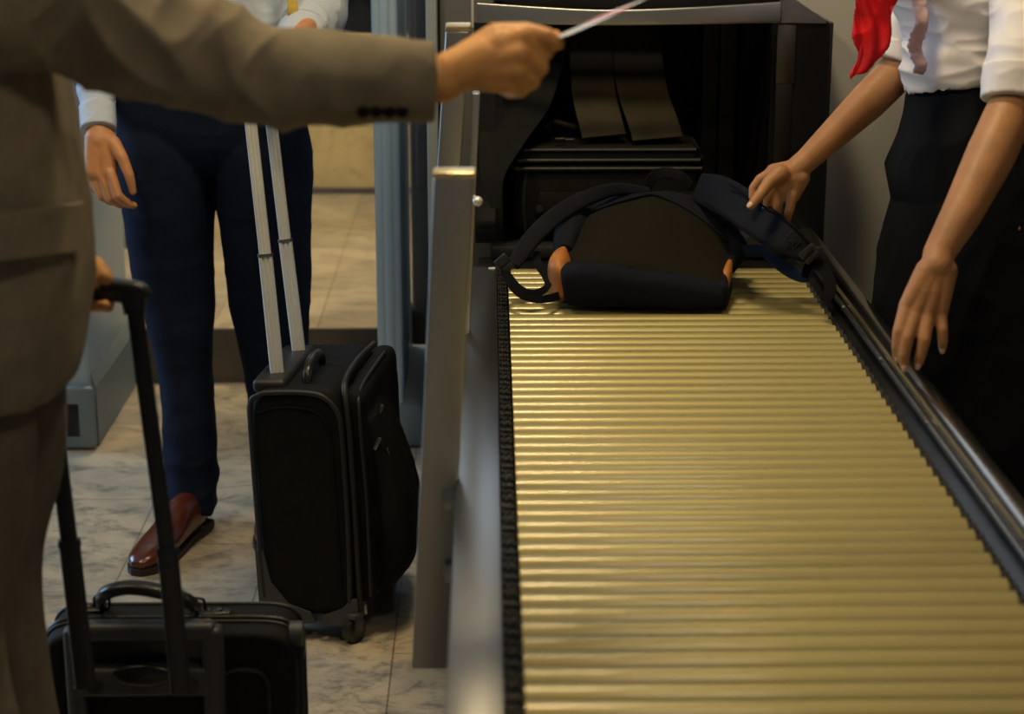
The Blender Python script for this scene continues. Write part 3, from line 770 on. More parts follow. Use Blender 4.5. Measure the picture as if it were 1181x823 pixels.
loft(b, [(pA2 - dd * .15, V((0, 0, 1)), .013, .012), (pA2, V((0, 0, 1)), .016, .014), (pB2, V((0, 0, 1)), .016, .014), (pB2 + dd * .15, V((0, 0, 1)), .013, .012)], 5, 20, 2.5); mk('grip', b, M_blackpl, t)
HANDLE1 = (pA2 + pB2) / 2

# ------------------------------------------------------------------ trolley case in the foreground
ZC = .40
pf = PZ(210, 728, ZC)
cy0 = pf.y
cx1 = PZ(341, 728, ZC).x; cx0 = cx1 - .40
t = thing('trolley_case', 'black soft trolley case in the foreground beside the grey-suited man, pull handle raised', 'trolley case', ((cx0 + cx1) / 2, cy0 + .1, 0))
CD = .128
cxm = (cx0 + cx1) / 2
b = new()
loft(b, [(V((cxm, cy0 + yy_, ZC / 2 + .012)), V((1, 0, 0)), (cx1 - cx0) / 2 * k_, (ZC / 2 - .012) * k_) for yy_, k_ in ((0, .95), (.006, .98), (.02, .995), (.05, 1.0), (.09, 1.0), (.115, .99), (CD, .96))], 4, 80, 10)
fuse('body', b, M_nylon2, t, .0035, 3, folds(.0014, 10))
def selz(grow, y, z0=.024, e=10, n=64):
    o = []; rx, rz = (cx1 - cx0) / 2 + grow, (ZC - z0) / 2 + grow; cc = V((cxm, y, (ZC + z0) / 2))
    for k in range(n):
        a = 2 * PI * k / n; ca, sa = math.cos(a), math.sin(a)
        o.append(cc + V((math.copysign(abs(ca) ** (2 / e), ca) * rx, 0, math.copysign(abs(sa) ** (2 / e), sa) * rz)))
    return o
def rrz(x0, x1, z0, z1, r, y, n=5):
    o = []
    for (a_, b_, a0) in ((x1 - r, z1 - r, 0), (x0 + r, z1 - r, PI / 2), (x0 + r, z0 + r, PI), (x1 - r, z0 + r, 1.5 * PI)):
        for k in range(n):
            a = a0 + PI / 2 * k / (n - 1); o.append(V((a_ + r * math.cos(a), y, b_ + r * math.sin(a))))
    return o
b = new(); tube(b, selz(.0015, cy0 + .050), .0042, 1, 8, closed=True); zipo = mk('zip', b, mat('zip_tape', (.03, .028, .025), .4, .5, 200, .6), t)
b = new(); tube(b, selz(.001, cy0 + .036), .0028, 1, 8, closed=True); mk('piping', b, M_trim_bl, t)
b = new(); tube(b, selz(.0005, cy0 + .106), .0038, 1, 8, closed=True); mk('piping', b, M_trim_bl, t)
b = new(); tube(b, rrz(cx1 - .125, cx1 - .045, .05, ZC - .065, .03, cy0 - .002), .0035, 3, 8, closed=True); mk('piping', b, M_trim_bl, t)
# leather carry handle on top
hz = ZC
h0 = PZ(118, 703, ZC); h1 = PZ(228, 707, ZC); hy = (h0.y + h1.y) / 2 + .0
b = new()
secs = [(h0 + V((0, 0, .012)), V((0, 1, 0)), .010, .006), (P(121, 684, 2.93), V((0, 1, 0)), .014, .010), (P(150, 677, 2.92), V((0, 1, 0)), .015, .010), (P(190, 683, 2.92), V((0, 1, 0)), .015, .010), (P(215, 692, 2.92), V((0, 1, 0)), .013, .009), (h1 + V((.0, 0, .010)), V((0, 1, 0)), .009, .005)]
loft(b, secs, 6, 20, 2.6); mk('carry_handle', b, M_leather_bl, t)
for h, sgn in ((h0, -1), (h1, 1)):
    b = new(); loft(b, [(V((h.x - sgn * .005, h.y, ZC + .003)), V((0, 1, 0)), .014, .004), (V((h.x + sgn * .03, h.y, ZC + .003)), V((0, 1, 0)), .014, .004), (V((h.x + sgn * .052, h.y, ZC + .002)), V((0, 1, 0)), .007, .003)], 4, 20, 3)
    tb = mk('handle_tab', b, M_leather_bl, t)
    for k in (.018, .036):
        b = new(); sphere(b, (h.x + sgn * k, h.y, ZC + .007), .005, (1, 1, .5)); mk('rivet', b, mat('dark_rivet', (.06, .05, .045), .3, .8), tb)
    b = new(); tube(b, rrz(h.x - .012, h.x + .012, ZC + .002, ZC + .026, .008, h.y), .0025, 1, 8, closed=True); mk('ring', b, mat('dark_rivet', (.06, .05, .045), .3, .8), tb)
# pull handle housing
q = PZ(152, 752, ZC - .04)
hx0, hx1 = P(60, 770, 2.83).x, P(243, 770, 2.83).x
hzt = P(150, 744, 2.84).z
b = new()
box(b, ((hx0 + hx1) / 2, cy0 - .012, hzt - .012), (hx1 - hx0 - .01, .034, .03), .011, seg=4)
box(b, (hx0 + .012, cy0 - .012, hzt - .09), (.03, .034, .17), .01, seg=3); box(b, (hx1 - .012, cy0 - .012, hzt - .09), (.034, .034, .17), .01, seg=3)
box(b, ((hx0 + hx1) / 2, cy0 - .014, hzt - .095), (hx1 - hx0 - .02, .032, .05), .01, seg=3)
hs = mk('handle_housing', b, M_guard, t)
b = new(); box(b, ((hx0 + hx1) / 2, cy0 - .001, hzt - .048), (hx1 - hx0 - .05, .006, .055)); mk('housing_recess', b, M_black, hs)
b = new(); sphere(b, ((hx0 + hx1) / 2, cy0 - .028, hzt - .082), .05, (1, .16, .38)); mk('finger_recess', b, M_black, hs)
for xx in (hx0 + .045, hx1 - .045):
    b = new(); cyl(b, (xx, cy0 - .037, hzt - .098), (xx, cy0 - .028, hzt - .098), .011, n=20); mk('cap_screw', b, M_blackpl, hs)
b = new(); cyl(b, (hx1 - .018, cy0 - .012, hzt + .002), (hx1 - .018, cy0 - .012, hzt + .0045), .005, n=12); cyl(b, (hx0 + .012, cy0 - .031, hzt - .10), (hx0 + .012, cy0 - .028, hzt - .10), .003, n=12); mk('screw', b, M_zip, hs)
# poles
zp = 2.80
def ppole(b0, j, top):
    b = new(); s = V((1, 0, 0))
    loft(b, [(b0, s, .0148, .008), (j, s, .0148, .008)], 1, 20, 5, False); lo = mk('pole', b, M_blackpl, t)
    b = new(); d = (top - j).normalized(); loft(b, [(j, s, .0120, .0062), (top, s, .0120, .0062)], 1, 20, 5, False); mk('inner_pole', b, M_blackpl, lo)
    b = new(); loft(b, [(j - d * .006, s, .0165, .0095), (j + d * .004, s, .0155, .009)], 1, 20, 5, False); mk('collar', b, M_blackpl, lo)
ppole(P(209, 797, 2.80), P(193, 633, 2.75), P(155, 350, 2.66))
ppole(P(99, 792, 2.80), P(80, 625, 2.75), P(45, 345, 2.66))
b = new()
gz = 2.655
loft(b, [(P(36, 335, gz), V((0, 1, 0)), .013, .015), (P(60, 334, gz), V((0, 1, 0)), .016, .017), (P(110, 333, gz), V((0, 1, 0)), .016, .017), (P(140, 335, gz), V((0, 1, 0)), .015, .0165), (P(160, 340, gz), V((0, 1, 0)), .014, .018), (P(168, 345, gz), V((0, 1, 0)), .010, .012)], 5, 20, 3.5)
loft(b, [(P(153, 338, gz), V((1, 0, 0)), .018, .015), (P(156, 362, gz), V((1, 0, 0)), .015, .012)], 3, 20, 3.5)
mk('grip', b, M_blackpl, t)
b = new(); loft(b, [(P(105, 326, gz - .012), V((0, 1, 0)), .012, .008), (P(116, 326, gz - .012), V((0, 1, 0)), .012, .008)], 1, 16, 3); mk('release_button', b, mat('grey_button', (.16, .16, .15), .4), t)
b = new(); box(b, (cx1 - .004, cy0 + .075, ZC - .055), (.02, .03, .05), .006); mk('side_buckle', b, M_blackpl, t)
for xx in (cx0 + .03, cx1 - .03):
    b = new(); cyl(b, (xx - .014, cy0 + .03, .03), (xx + .014, cy0 + .03, .03), .03, n=28); mk('wheel', b, M_blackpl, t)
    b = new(); box(b, (xx, cy0 + CD - .03, .012), (.03, .03, .024), .004); mk('foot', b, M_blackpl, t)
b = new(); q = P(349, 722, 2.97); cyl(b, q + V((-.02, 0, -.012)), q + V((.0, 0, -.012)), .020, n=24); mk('corner_bumper', b, M_guard, t)

# ------------------------------------------------------------------ people
def head(bm, c, face, s=1.0):
    """c centre of skull, face = unit vector the face looks along"""
    f = V(face).normalized(); up = V((0, 0, 1)); sd = up.cross(f).normalized()
    sphere(bm, c, .095 * s, (1, 1, 1)); sphere(bm, c + f * -.018 * s + up * .01, .098 * s)
    cap(bm, c + up * -.03 * s + f * .03 * s, c + up * -.085 * s + f * .052 * s, .066 * s, .036 * s)
    cap(bm, c + f * .09 * s + up * -.005 * s, c + f * .112 * s + up * -.035 * s, .008 * s, .013 * s)
    for k in (-1, 1):
        sphere(bm, c + sd * k * .092 * s + up * -.015 * s, .028 * s, (.5, 1, 1) if abs(f.y) > .7 else (1, .5, 1))
        cap(bm, c + f * .075 * s + sd * k * .035 * s + up * .022 * s, c + f * .07 * s + sd * k * .06 * s + up * .015 * s, .012 * s, .008 * s)
        cap(bm, c + f * .086 * s + sd * k * .018 * s + up * -.058 * s, c + f * .095 * s + up * -.058 * s, .007 * s, .009 * s)
def face_bits(c, face, s, par, hairfn):
    f = V(face).normalized(); up = V((0, 0, 1)); sd = up.cross(f).normalized()
    for k in (-1, 1):
        b = new(); sphere(b, c + f * .082 * s + sd * k * .033 * s + up * .003 * s, .0125 * s); mk('eye', b, mat('eye_dark', (.06, .04, .03), .15), par)
    b = new(); hairfn(b, c, f, up, sd, s); fuse('hair', b, M_hair, par, .005, 5, folds(.004, 35, (1, 1, .3)))
def short_hair(b, c, f, up, sd, s):
    sphere(b, c - f * .03 * s + up * .03 * s, .104 * s); sphere(b, c - f * .045 * s - up * .01 * s, .095 * s)
def bun_hair(b, c, f, up, sd, s):
    short_hair(b, c, f, up, sd, s); sphere(b, c - f * .135 * s - up * .01, .045 * s)

def nail(p, d, nrm, r, par):
    """p tip centre, d finger direction, nrm outward from the back of the finger"""
    s = d.cross(nrm).normalized()
    rot = Matrix((s, d, nrm)).transposed()
    b = new(); sphere(b, p + nrm * r * .86 , r * .80, (.75, 1.05, .32), rot, 14, 8); return mk('fingernail', b, M_nail, par)

# ---- grey-suited man -------------------------------------------------------
gm = thing('person', 'person in olive-grey suit at left, arm outstretched holding a slip, other hand on trolley handle', 'person', (-.70, 2.40, 0))
bx = -.70; by = 2.36
b = new()
SHr = V((bx + .00, by - .19, 1.45)); SHl = V((bx, by + .19, 1.45))
hc = V((bx + .03, by, 1.70))
head(b, hc, (1, 0.05, 0))
chain_caps(b, [hc + V((-.03, 0, -.06)), V((bx - .01, by, 1.48))], [.06, .068])
chain_caps(b, [V((bx, by, 1.36)), V((bx + .01, by, 1.15)), V((bx, by, .97))], [.10, .10, .08])
chain_caps(b, [SHr, V((bx, by, 1.38)), SHl], [.032, .07, .032])
for sy_ in (-.10, .10): chain_caps(b, [V((bx, by + sy_, .92)), V((bx - .01, by + sy_, .52)), V((bx - .01, by + sy_, .12)), V((bx + .08, by + sy_, .05))], [.06, .045, .035, .025])
ELr = P(222, 72, 2.26); WRr = P(508, 92, 2.30)
chain_caps(b, [SHr, P(60, 2, 2.23), P(150, 38, 2.25), ELr, P(390, 92, 2.28), WRr], [.032, .045, .043, .042, .034, .028])
# right hand, back towards the camera, pinching the slip
hp = {'w': P(520, 84, 2.30),
      'i': [P(598, 44, 2.29), P(628, 60, 2.31), P(636, 48, 2.345), P(640, 42, 2.36)],
      'm': [P(598, 62, 2.285), P(622, 78, 2.31), P(608, 84, 2.35), P(590, 78, 2.36)],
      'r': [P(594, 80, 2.29), P(613, 93, 2.315), P(600, 98, 2.35), P(580, 90, 2.36)],
      'p': [P(586, 94, 2.30), P(600, 104, 2.325), P(588, 106, 2.355), P(572, 98, 2.36)]}
for k, (r0, r1) in {'i': (.0125, .009), 'm': (.0125, .009), 'r': (.012, .0085), 'p': (.0105, .0075)}.items():
    chain_caps(b, [hp['w']] + [hp[k][0]], [.020, .0150]); chain_caps(b, hp[k], [r0 + .0005, r0 - .0005, r1 + .001, r1])
chain_caps(b, [WRr, hp['w']], [.029, .027]); chain_caps(b, [hp['w'], P(560, 68, 2.30)], [.027, .030])
chain_caps(b, [P(530, 72, 2.30), P(572, 42, 2.30), P(606, 37, 2.30), P(630, 42, 2.295), P(644, 50, 2.30)], [.020, .017, .0125, .0115, .0085])
chain_caps(b, [P(575, 55, 2.30), P(600, 75, 2.31)], [.026, .020])
# left hand on the handle
WRl = P(88, 322, 2.60)
chain_caps(b, [SHl, V((bx - .03, by + .24, 1.2)), V((bx - .01, by + .26, 1.1)), WRl], [.032, .032, .032, .026])
chain_caps(b, [WRl, P(106, 312, 2.625)], [.028, .022])
for i, (px, py) in enumerate(((110, 309), (104, 307), (98, 306), (92, 306))):
    dz = .0; 
    chain_caps(b, [P(px - 8, py + 4, 2.62 + .004 * i), P(px + 5, py + 2, 2.618), P(px + 12, py + 12, 2.612)], [.013, .011, .010])
for px in (125, 114, 104):
    chain_caps(b, [P(px, 328, 2.688), P(px + 1, 346, 2.686), P(px - 1, 353, 2.66), P(px - 5, 352, 2.635)], [.0095, .0095, .0095, .0085])
chain_caps(b, [P(112, 308, 2.65), P(122, 316, 2.67), P(126, 328, 2.688)], [.012, .010, .0095])
body = fuse('body', b, M_skin_g, gm, .003, 5)
face_bits(hc, (1, .05, 0), 1, body, short_hair)
# jacket
b = new()
TX = V((1, 0, 0))
xf = lambda z, yy=2.3: 0
loft(b, [(V((bx + .012, by, .94)), TX, .142, .205), (V((bx + .022, by, .985)), TX, .147, .21), (V((bx + .035, by, 1.08)), TX, .150, .205), (V((bx + .03, by, 1.20)), TX, .150, .205), (V((bx + .015, by, 1.33)), TX, .145, .215), (V((bx, by, 1.43)), TX, .125, .222), (V((bx - .01, by, 1.49)), TX, .08, .14), (V((bx - .01, by, 1.53)), TX, .06, .08)], 6, 56, 2.5)
up = V((0, 0, 1))
loft(b, [(SHr + V((-.01, .03, .0)), up, .085, .075), (SHr + V((.045, -.02, -.02)), up, .083, .075), (P(60, 2, 2.23), up, .078, .072), (P(150, 38, 2.25), up, .072, .068), (P(235, 66, 2.26), up, .066, .062), (P(310, 86, 2.27), up, .061, .056), (P(390, 92, 2.28), up, .055, .050), (P(460, 94, 2.29), up, .051, .046), (P(501, 94, 2.295), up, .0495, .044)], 6, 40, 2.1)
loft(b, [(SHl + V((-.01, -.03, .0)), TX, .075, .08), (SHl + V((-.01, .05, -.1)), TX, .068, .062), (V((bx - .03, by + .24, 1.2)), TX, .062, .058), (V((bx - .01, by + .26, 1.1)), TX, .058, .055), (WRl + V((-.05, .01, .03)), TX, .05, .045), (WRl + V((-.015, 0, .005)), TX, .046, .04)], 6, 36, 2.1)
# sleeve-wise folds
def jf(p, n):
    s = P(505, 95, 2.295).x - p.x
    arm = p.z > 1.20 and p.y < 2.32 and p.x > -.52
    if arm:
        k = min(1, max(0, s / .30)); q = V((p.x + .55 * (p.z - 1.3), p.y, p.z))
        a = ridge(V((q.x + .2, q.y, q.z)), 8.5, (1.2, .8, .8)); c2 = ridge(V((p.x - .6 * p.z, p.y, p.z)), 15, (1, .5, .6))
        return (.003 + .014 * k) * a + (.001 + .006 * k) * c2
    w = .008 * ridge(p, 5, (.8, .8, .55)) + .003 * ridge(p, 11, (.7, .7, .8))
    return w
jk = fuse('jacket', b, M_suit, gm, .0045, 5, jf)
# pocket flap on the side facing the camera
def onjack(px, py, zc):
    return P(px, py, zc)
b = new()
def pfn(u, v):
    px = lerp(-40, 98, u); pyt = lerp(253, 234, u); pyb = lerp(306, 288, u)
    p = P(px, lerp(pyt, pyb, v), 2.4)
    # follow the superelliptic side of the jacket
    d = (p - CO).normalized()
    cxx, cyy, ra, rb_ = bx + .035, by, .158, .222
    lo_, hi_ = 1.5, 2.8
    tt = lo_
    while tt < hi_:
        q = CO + d * tt
        if abs((q.x - cxx) / ra) ** 2.5 + abs((q.y - cyy) / rb_) ** 2.5 < 1.05: break
        tt += .002
    return CO + d * (tt - .004)
sheet(b, pfn, 20, 8, 0, lambda u, v, p: p + V((-.002, .012, 0)))
mk('pocket_flap', b, M_suit, jk)
for k in range(4):
    q = P(419 + k * 15, 127, 2.231)
    b = new(); cyl(b, q, q + V((0, -.006, -.002)), .0078, n=16); mk('cuff_button', b, M_button, jk)
# trousers
b = new()
for sy_, dx in ((-.095, .0), (.10, .0)):
    c0 = V((bx + .02, by + sy_, 0))
    loft(b, [(c0 + V((-.01, -sy_ * .2, .95)), TX, .115, .10), (c0 + V((-.015, 0, .80)), TX, .110, .095), (c0 + V((-.045, 0, .60)), TX, .092, .082), (c0 + V((-.02, 0, .30)), TX, .085, .076), (c0 + V((-.02, 0, .06)), TX, .085, .074)], 6, 40, 2.2)
fuse('trousers', b, M_suit_tr, gm, .005, 4, folds(.007, 7, (1, 1, .5)))
for sy_ in (-.095, .10):
    b = new(); c0 = V((bx - .02, by + sy_, 0))
    loft(b, [(c0 + V((-.06, 0, .045)), V((0, 1, 0)), .030, .035), (c0 + V((0, 0, .055)), V((0, 1, 0)), .036, .045), (c0 + V((.08, 0, .045)), V((0, 1, 0)), .042, .035), (c0 + V((.17, 0, .03)), V((0, 1, 0)), .038, .024), (c0 + V((.215, 0, .022)), V((0, 1, 0)), .015, .014)], 6, 24, 2.4)
    sh = mk('shoe', b, M_shoe, gm)
    b = new(); box(b, c0 + V((.07, 0, .007)), (.27, .075, .014), .006); mk('sole', b, M_sole, sh)
b = new(); chain_caps(b, [V((bx, by, 1.49)), V((bx + .0, by, 1.56))], [.075, .068]); fuse('shirt', b, M_blouse, gm, .005, 3)

# boarding slip held in his fingers
b = new()
A = P(634, 47, 2.305); B_ = P(727, 5, 2.38)
ax = (B_ - A).normalized(); vw = (A - CO).normalized(); nn = ax.cross(vw).normalized()
sd = (vw * .99 + nn * .048).normalized()
ribbon(b, [A, lerp(A, B_, .5) + nn * -.001, B_], sd, .075, .0006, 4, 8)
sl = mk('boarding_pass', b, M_paper, origin=A)
tag(sl, 'white slip of paper held between the outstretched thumb and finger', 'paper slip')
b = new(); ribbon(b, [lerp(A, B_, .62), lerp(A, B_, .80)], sd, .076, .0012, 2, 8); mk('pink_band', b, M_pink, sl)

# ---- man in pale blue shirt -------------------------------------------------
pm = thing('person', 'person in pale blue shirt, navy trousers and brown leather shoes standing beside the upright suitcase', 'person', (-.62, 4.2, 0))
px_, py_ = -.625, 4.26
b = new()
hc = V((px_, py_ - .02, 1.655)); head(b, hc, (.25, -1, 0))
chain_caps(b, [hc + V((0, .02, -.06)), V((px_, py_ + .01, 1.45))], [.058, .064])
chain_caps(b, [V((px_, py_, 1.38)), V((px_, py_, 1.15)), V((px_, py_, .97))], [.105, .10, .09])
S1 = V((px_ - .19, py_, 1.40)); S2 = V((px_ + .19, py_, 1.40))
chain_caps(b, [S1, V((px_, py_, 1.36)), S2], [.036, .07, .036])
KL = [P(200, 130, 4.35), P(205, 360, 4.4), P(221, 570, 4.47)]; KR = [P(300, 130, 4.35), P(312, 360, 4.45), P(318, 570, 4.58)]
for K in (KL, KR): chain_caps(b, [V((K[0].x, py_, .92)), K[1], K[2], K[2] + V((-.03, -.06, -.06))], [.07, .05, .04, .03])
E1 = P(104, 20, 4.30); Wr = P(113.5, 147, 4.16)
chain_caps(b, [S1, E1, Wr], [.036, .034, .027])
# hanging hand (thumb to the right)
z0 = 4.15
chain_caps(b, [Wr, P(115, 163, z0)], [.0275, .028]); chain_caps(b, [P(111, 160, z0), P(108, 198, z0)], [.026, .022]); chain_caps(b, [P(122, 162, z0), P(124, 198, z0)], [.026, .022])
chain_caps(b, [P(130, 165, z0 - .01), P(141, 182, z0 - .02), P(149, 202, z0 - .02), P(153.5, 221, z0 - .01)], [.018, .0135, .0115, .0085])
chain_caps(b, [P(127, 200, z0 - .012), P(136, 226, z0 - .018), P(147, 235, z0 + .002), P(155, 237, z0 + .014)], [.0135, .0115, .010, .008])
chain_caps(b, [P(118, 203, z0 - .006), P(127, 229, z0 - .006), P(139, 236, z0 + .016), P(147, 232, z0 + .03)], [.0135, .0112, .0095, .008])
chain_caps(b, [P(109, 203, z0), P(117, 226, z0 + .004), P(129, 233, z0 + .024), P(138, 228, z0 + .04)], [.013, .0108, .009, .0078])
chain_caps(b, [P(102, 196, z0 + .006), P(108, 216, z0 + .012), P(118, 226, z0 + .03), P(128, 222, z0 + .044)], [.012, .0098, .0085, .0075])
# other hand on the suitcase handle
E2 = P(372, 8, 4.18); W2 = HANDLE1 + V((.045, .05, .055))
chain_caps(b, [S2, E2, W2], [.04, .022, .026]); hd = (pB2 - pA2).normalized()
chain_caps(b, [W2, HANDLE1 + V((.0, .015, .035))], [.027, .025])
for k in range(4):
    q = HANDLE1 + hd * (-.036 + k * .023)
    chain_caps(b, [q + V((.01, .0, .030)), q + V((-.012, .0, .026)), q + V((-.026, 0, .004)), q + V((-.012, 0, -.022))], [.0125, .011, .010, .0085])
chain_caps(b, [HANDLE1 + V((.018, .03, .03)), HANDLE1 + V((.026, .01, .004)), HANDLE1 + V((.018, -.01, -.018))], [.014, .011, .009])
body = fuse('body', b, M_skin_m, pm, .003, 5)
face_bits(hc, (.25, -1, 0), 1, body, short_hair)
# shirt
b = new()
loft(b, [(V((px_, py_, 1.02)), TX, .190, .108), (V((px_, py_, 1.10)), TX, .198, .124), (V((px_, py_, 1.22)), TX, .198, .124), (V((px_, py_, 1.34)), TX, .19, .122), (V((px_, py_, 1.41)), TX, .195, .115), (V((px_, py_, 1.455)), TX, .135, .09), (V((px_, py_, 1.485)), TX, .078, .075), (V((px_, py_, 1.525)), TX, .072, .07)], 6, 56, 2.3)
loft(b, [(S1 + V((.03, 0, 0)), TX, .075, .07), (lerp(S1, E1, .5) + V((-.01, 0, 0)), TX, .060, .058), (E1, TX, .050, .050), (P(111, 85, 4.23), TX, .0415, .040), (P(112, 120, 4.19), TX, .040, .036), (P(113.0, 149, 4.16), TX, .0375, .034)], 7, 36, 2.1)
loft(b, [(S2 + V((-.03, 0, 0)), TX, .075, .07), (lerp(S2, E2, .5) + V((.015, 0, 0)), TX, .062, .058), (E2 + V((0, 0, 0)), TX, .056, .054), (P(362, 22, 4.13), TX, .056, .054), (P(352, 36, 4.08), TX, .052, .05), (P(338, 60, 4.03), TX, .045, .043)], 7, 36, 2.1)
sh_ = fuse('shirt', b, M_shirt, pm, .0045, 4, folds(.011, 7.5, (1, .8, .9)))
b = new(); loft(b, [(P(361, 24, 4.125), TX, .060, .058), (P(351, 38, 4.075), TX, .060, .057)], 2, 36, 2.1); fuse('rolled_cuff', b, M_shirt, sh_, .004, 3, folds(.003, 20))
b = new(); loft(b, [(P(112.4, 123, 4.182), TX, .0405, .038), (P(113.2, 150.5, 4.155), TX, .0405, .037)], 2, 36, 2.1); fuse('cuff', b, M_shirt, sh_, .003, 2, folds(.0015, 25))
b = new()
q = [P(246, y, 4.02) for y in (-60, -20, 20, 60)]
ribbon(b, [V((v.x, py_ - .125, v.z)) for v in q], TX, .032, .003); mk('button_placket', b, M_shirt, sh_)
for y in (-20, 16, 52):
    q = P(247, y, 4.1); b = new(); cyl(b, (q.x, py_ - .131, q.z), (q.x, py_ - .126, q.z), .005, n=12); mk('button', b, M_white, sh_)
b = new()
ribbon(b, [P(330, -60, 4.04), P(336, -10, 4.04), P(338, 14, 4.04), P(341, 34, 4.05)], V((1, .2, 0)), .022, .003); mk('lanyard', b, M_yellowtie, pm)
# trousers
b = new()
loft(b, [(V((px_ - .008, py_, 1.05)), TX, .200, .114), (V((px_ - .008, py_, .98)), TX, .207, .116), (V((px_ - .010, py_, .92)), TX, .205, .112), (V((px_ - .01, py_, .87)), TX, .18, .09), (V((px_ - .01, py_, .84)), TX, .14, .06)], 5, 56, 2.4)
def leg(cols):
    secs = []
    for (xa, xb, y, zc, d) in cols:
        A, B2 = P(xa, y, zc), P(xb, y, zc); secs.append(((A + B2) / 2, TX, (B2 - A).length / 2, d))
    loft(b, secs, 6, 40, 2.2)
leg([(146, 236, 120, 4.28, .09), (136, 246, 165, 4.29, .118), (138, 248, 205, 4.31, .118), (144, 247, 240, 4.33, .114), (155, 247, 320, 4.38, .10), (171, 246, 370, 4.40, .088), (183, 245, 430, 4.43, .08), (189, 248, 500, 4.44, .08), (193, 250, 560, 4.45, .085), (193, 246, 592, 4.45, .088)])
leg([(256, 347, 120, 4.28, .09), (246, 359, 165, 4.29, .118), (247, 360, 205, 4.31, .118), (251, 360, 240, 4.34, .114), (261, 358, 320, 4.41, .10), (270, 356, 370, 4.45, .09), (281, 356, 430, 4.50, .082), (290, 356, 500, 4.54, .082), (295, 356, 560, 4.58, .085), (295, 357, 600, 4.59, .09)])
def tf(p, n):
    return .006 * ridge(V((p.x + .4 * p.z, p.y, p.z)), 6, (1, 1, .6)) + (.007 if p.z < .3 else .002) * ridge(p, 10, (.5, .5, 1.6))
tr = fuse('trousers', b, M_navytr, pm, .0045, 5, tf)
def shoe(heel, toe, par):
    d = (toe - heel); d.z = 0; L = d.length; d.normalize(); s = d.cross(V((0, 0, 1)))
    h = V((heel.x, heel.y, 0))
    b = new()
    loft(b, [(h + d * .01 + V((0, 0, .055)), s, .026, .036), (h + d * .05 + V((0, 0, .062)), s, .034, .050), (h + d * (L * .35) + V((0, 0, .060)), s, .036, .050), (h + d * (L * .55) + V((0, 0, .045)), s, .042, .034), (h + d * (L * .75) + V((0, 0, .034)), s, .045, .025), (h + d * (L * .92) + V((0, 0, .028)), s, .034, .019), (h + d * (L * 1.0) + V((0, 0, .022)), s, .014, .010)], 6, 28, 2.3)
    o = fuse('shoe', b, M_shoe, par, .003, 4)
    b = new()
    pr = [(.0, .026), (.05, .034), (L * .35, .032), (L * .55, .042), (L * .75, .047), (L * .93, .036), (L * 1.01, .012)]
    pr = spline(pr, 4)
    pts = [h + d * a + s * w for a, w in pr] + [h + d * a - s * w for a, w in reversed(pr)]
    f0 = [b.verts.new(p + V((0, 0, .001))) for p in pts]; f1 = [b.verts.new(p + V((0, 0, .016))) for p in pts]
    b.faces.new(f0); b.faces.new(f1[::-1])
    for i in range(len(pts)): b.faces.new((f0[i], f0[(i + 1) % len(pts)], f1[(i + 1) % len(pts)], f1[i]))
    box(b, h + d * .04 + V((0, 0, .014)), (.062, .07, .026), .008, Matrix((d, s * -1, V((0, 0, 1)))).transposed())
    mk('sole', b, M_sole, o, smooth=False)
    b = new(); q = [h + d * (L * .42 + k * .02) + V((0, 0, .088 - k * .007)) for k in range(4)]
    for p in q: tube(b, [p - s * .016, p + V((0, 0, .004)), p + s * .016], .0022, 3, 6)
    mk('laces', b, M_sole, o)
shoe(PZ(236, 606, 0), PZ(158, 664, 0), pm)
shoe(PZ(326, 585, 0), PZ(312, 640, 0), pm)

# ---- woman ------------------------------------------------------------------
wm = thing('person', 'person in white blouse, red scarf and black trousers reaching across to the backpack strap', 'person', (.93, 3.42, 0))
wz = 3.52
def wc(px, py, zc=wz): return P(px, py, zc)
b = new()
wc0 = wc(1140, 100)
bxw, byw = wc0.x, wc0.y
FD = V((-.86, -.5, 0)).normalized(); SD_ = V((-FD.y, FD.x, 0))    # facing, sideways
hc = V((bxw - .05, byw - .02, 1.60)); head(b, hc, FD, .94)
chain_caps(b, [hc + V((.02, 0, -.06)), V((bxw, byw, 1.38))], [.048, .052])
chain_caps(b, [V((bxw, byw, 1.30)), V((bxw, byw, 1.12)), V((bxw, byw, .95))], [.09, .085, .11])
SR = V((bxw, byw, 0)) + V((.5, -.86, 0)) * -.155 + V((0, 0, 1.36)); SL = V((bxw, byw, 0)) + V((.5, -.86, 0)) * .155 + V((0, 0, 1.36))
chain_caps(b, [SR, V((bxw, byw, 1.33)), SL], [.04, .07, .04])
for k in (-.085, .085):
    o = V((.5, -.86, 0)) * k
    chain_caps(b, [V((bxw, byw, .90)) + o, V((bxw, byw, .5)) + o, V((bxw, byw, .12)) + o, V((bxw - .06, byw - .03, .05)) + o], [.075, .05, .036, .026])
# far arm (reaching)
EF = P(1046, 72, 3.60); WF = P(931, 184, 3.62)
chain_caps(b, [SR, lerp(SR, EF, .4), EF], [.042, .041, .039]); chain_caps(b, [EF, P(1000, 118, 3.61), WF], [.0385, .0365, .0235])
hz_ = 3.62
chain_caps(b, [WF, P(916, 197, hz_)], [.0235, .023])
for (a, c_, r) in (((916, 197), (893, 199), .021), ((916, 199), (898, 208), .022), ((918, 203), (906, 217), .021), ((921, 205), (914, 225), .018)):
    chain_caps(b, [P(*a, hz_), P(*c_, hz_ + .01)], [.022, r * .85])
chain_caps(b, [P(900, 200, hz_ - .015), P(887, 210, hz_ - .03), P(877, 224, hz_ - .038), P(866, 237, hz_ - .042)], [.018, .0128, .0108, .0085])
chain_caps(b, [P(891, 200, hz_ + .005), P(877, 207, hz_ + .015), P(869, 217, hz_ + .02), P(868, 228, hz_ + .02)], [.0135, .011, .0095, .008])
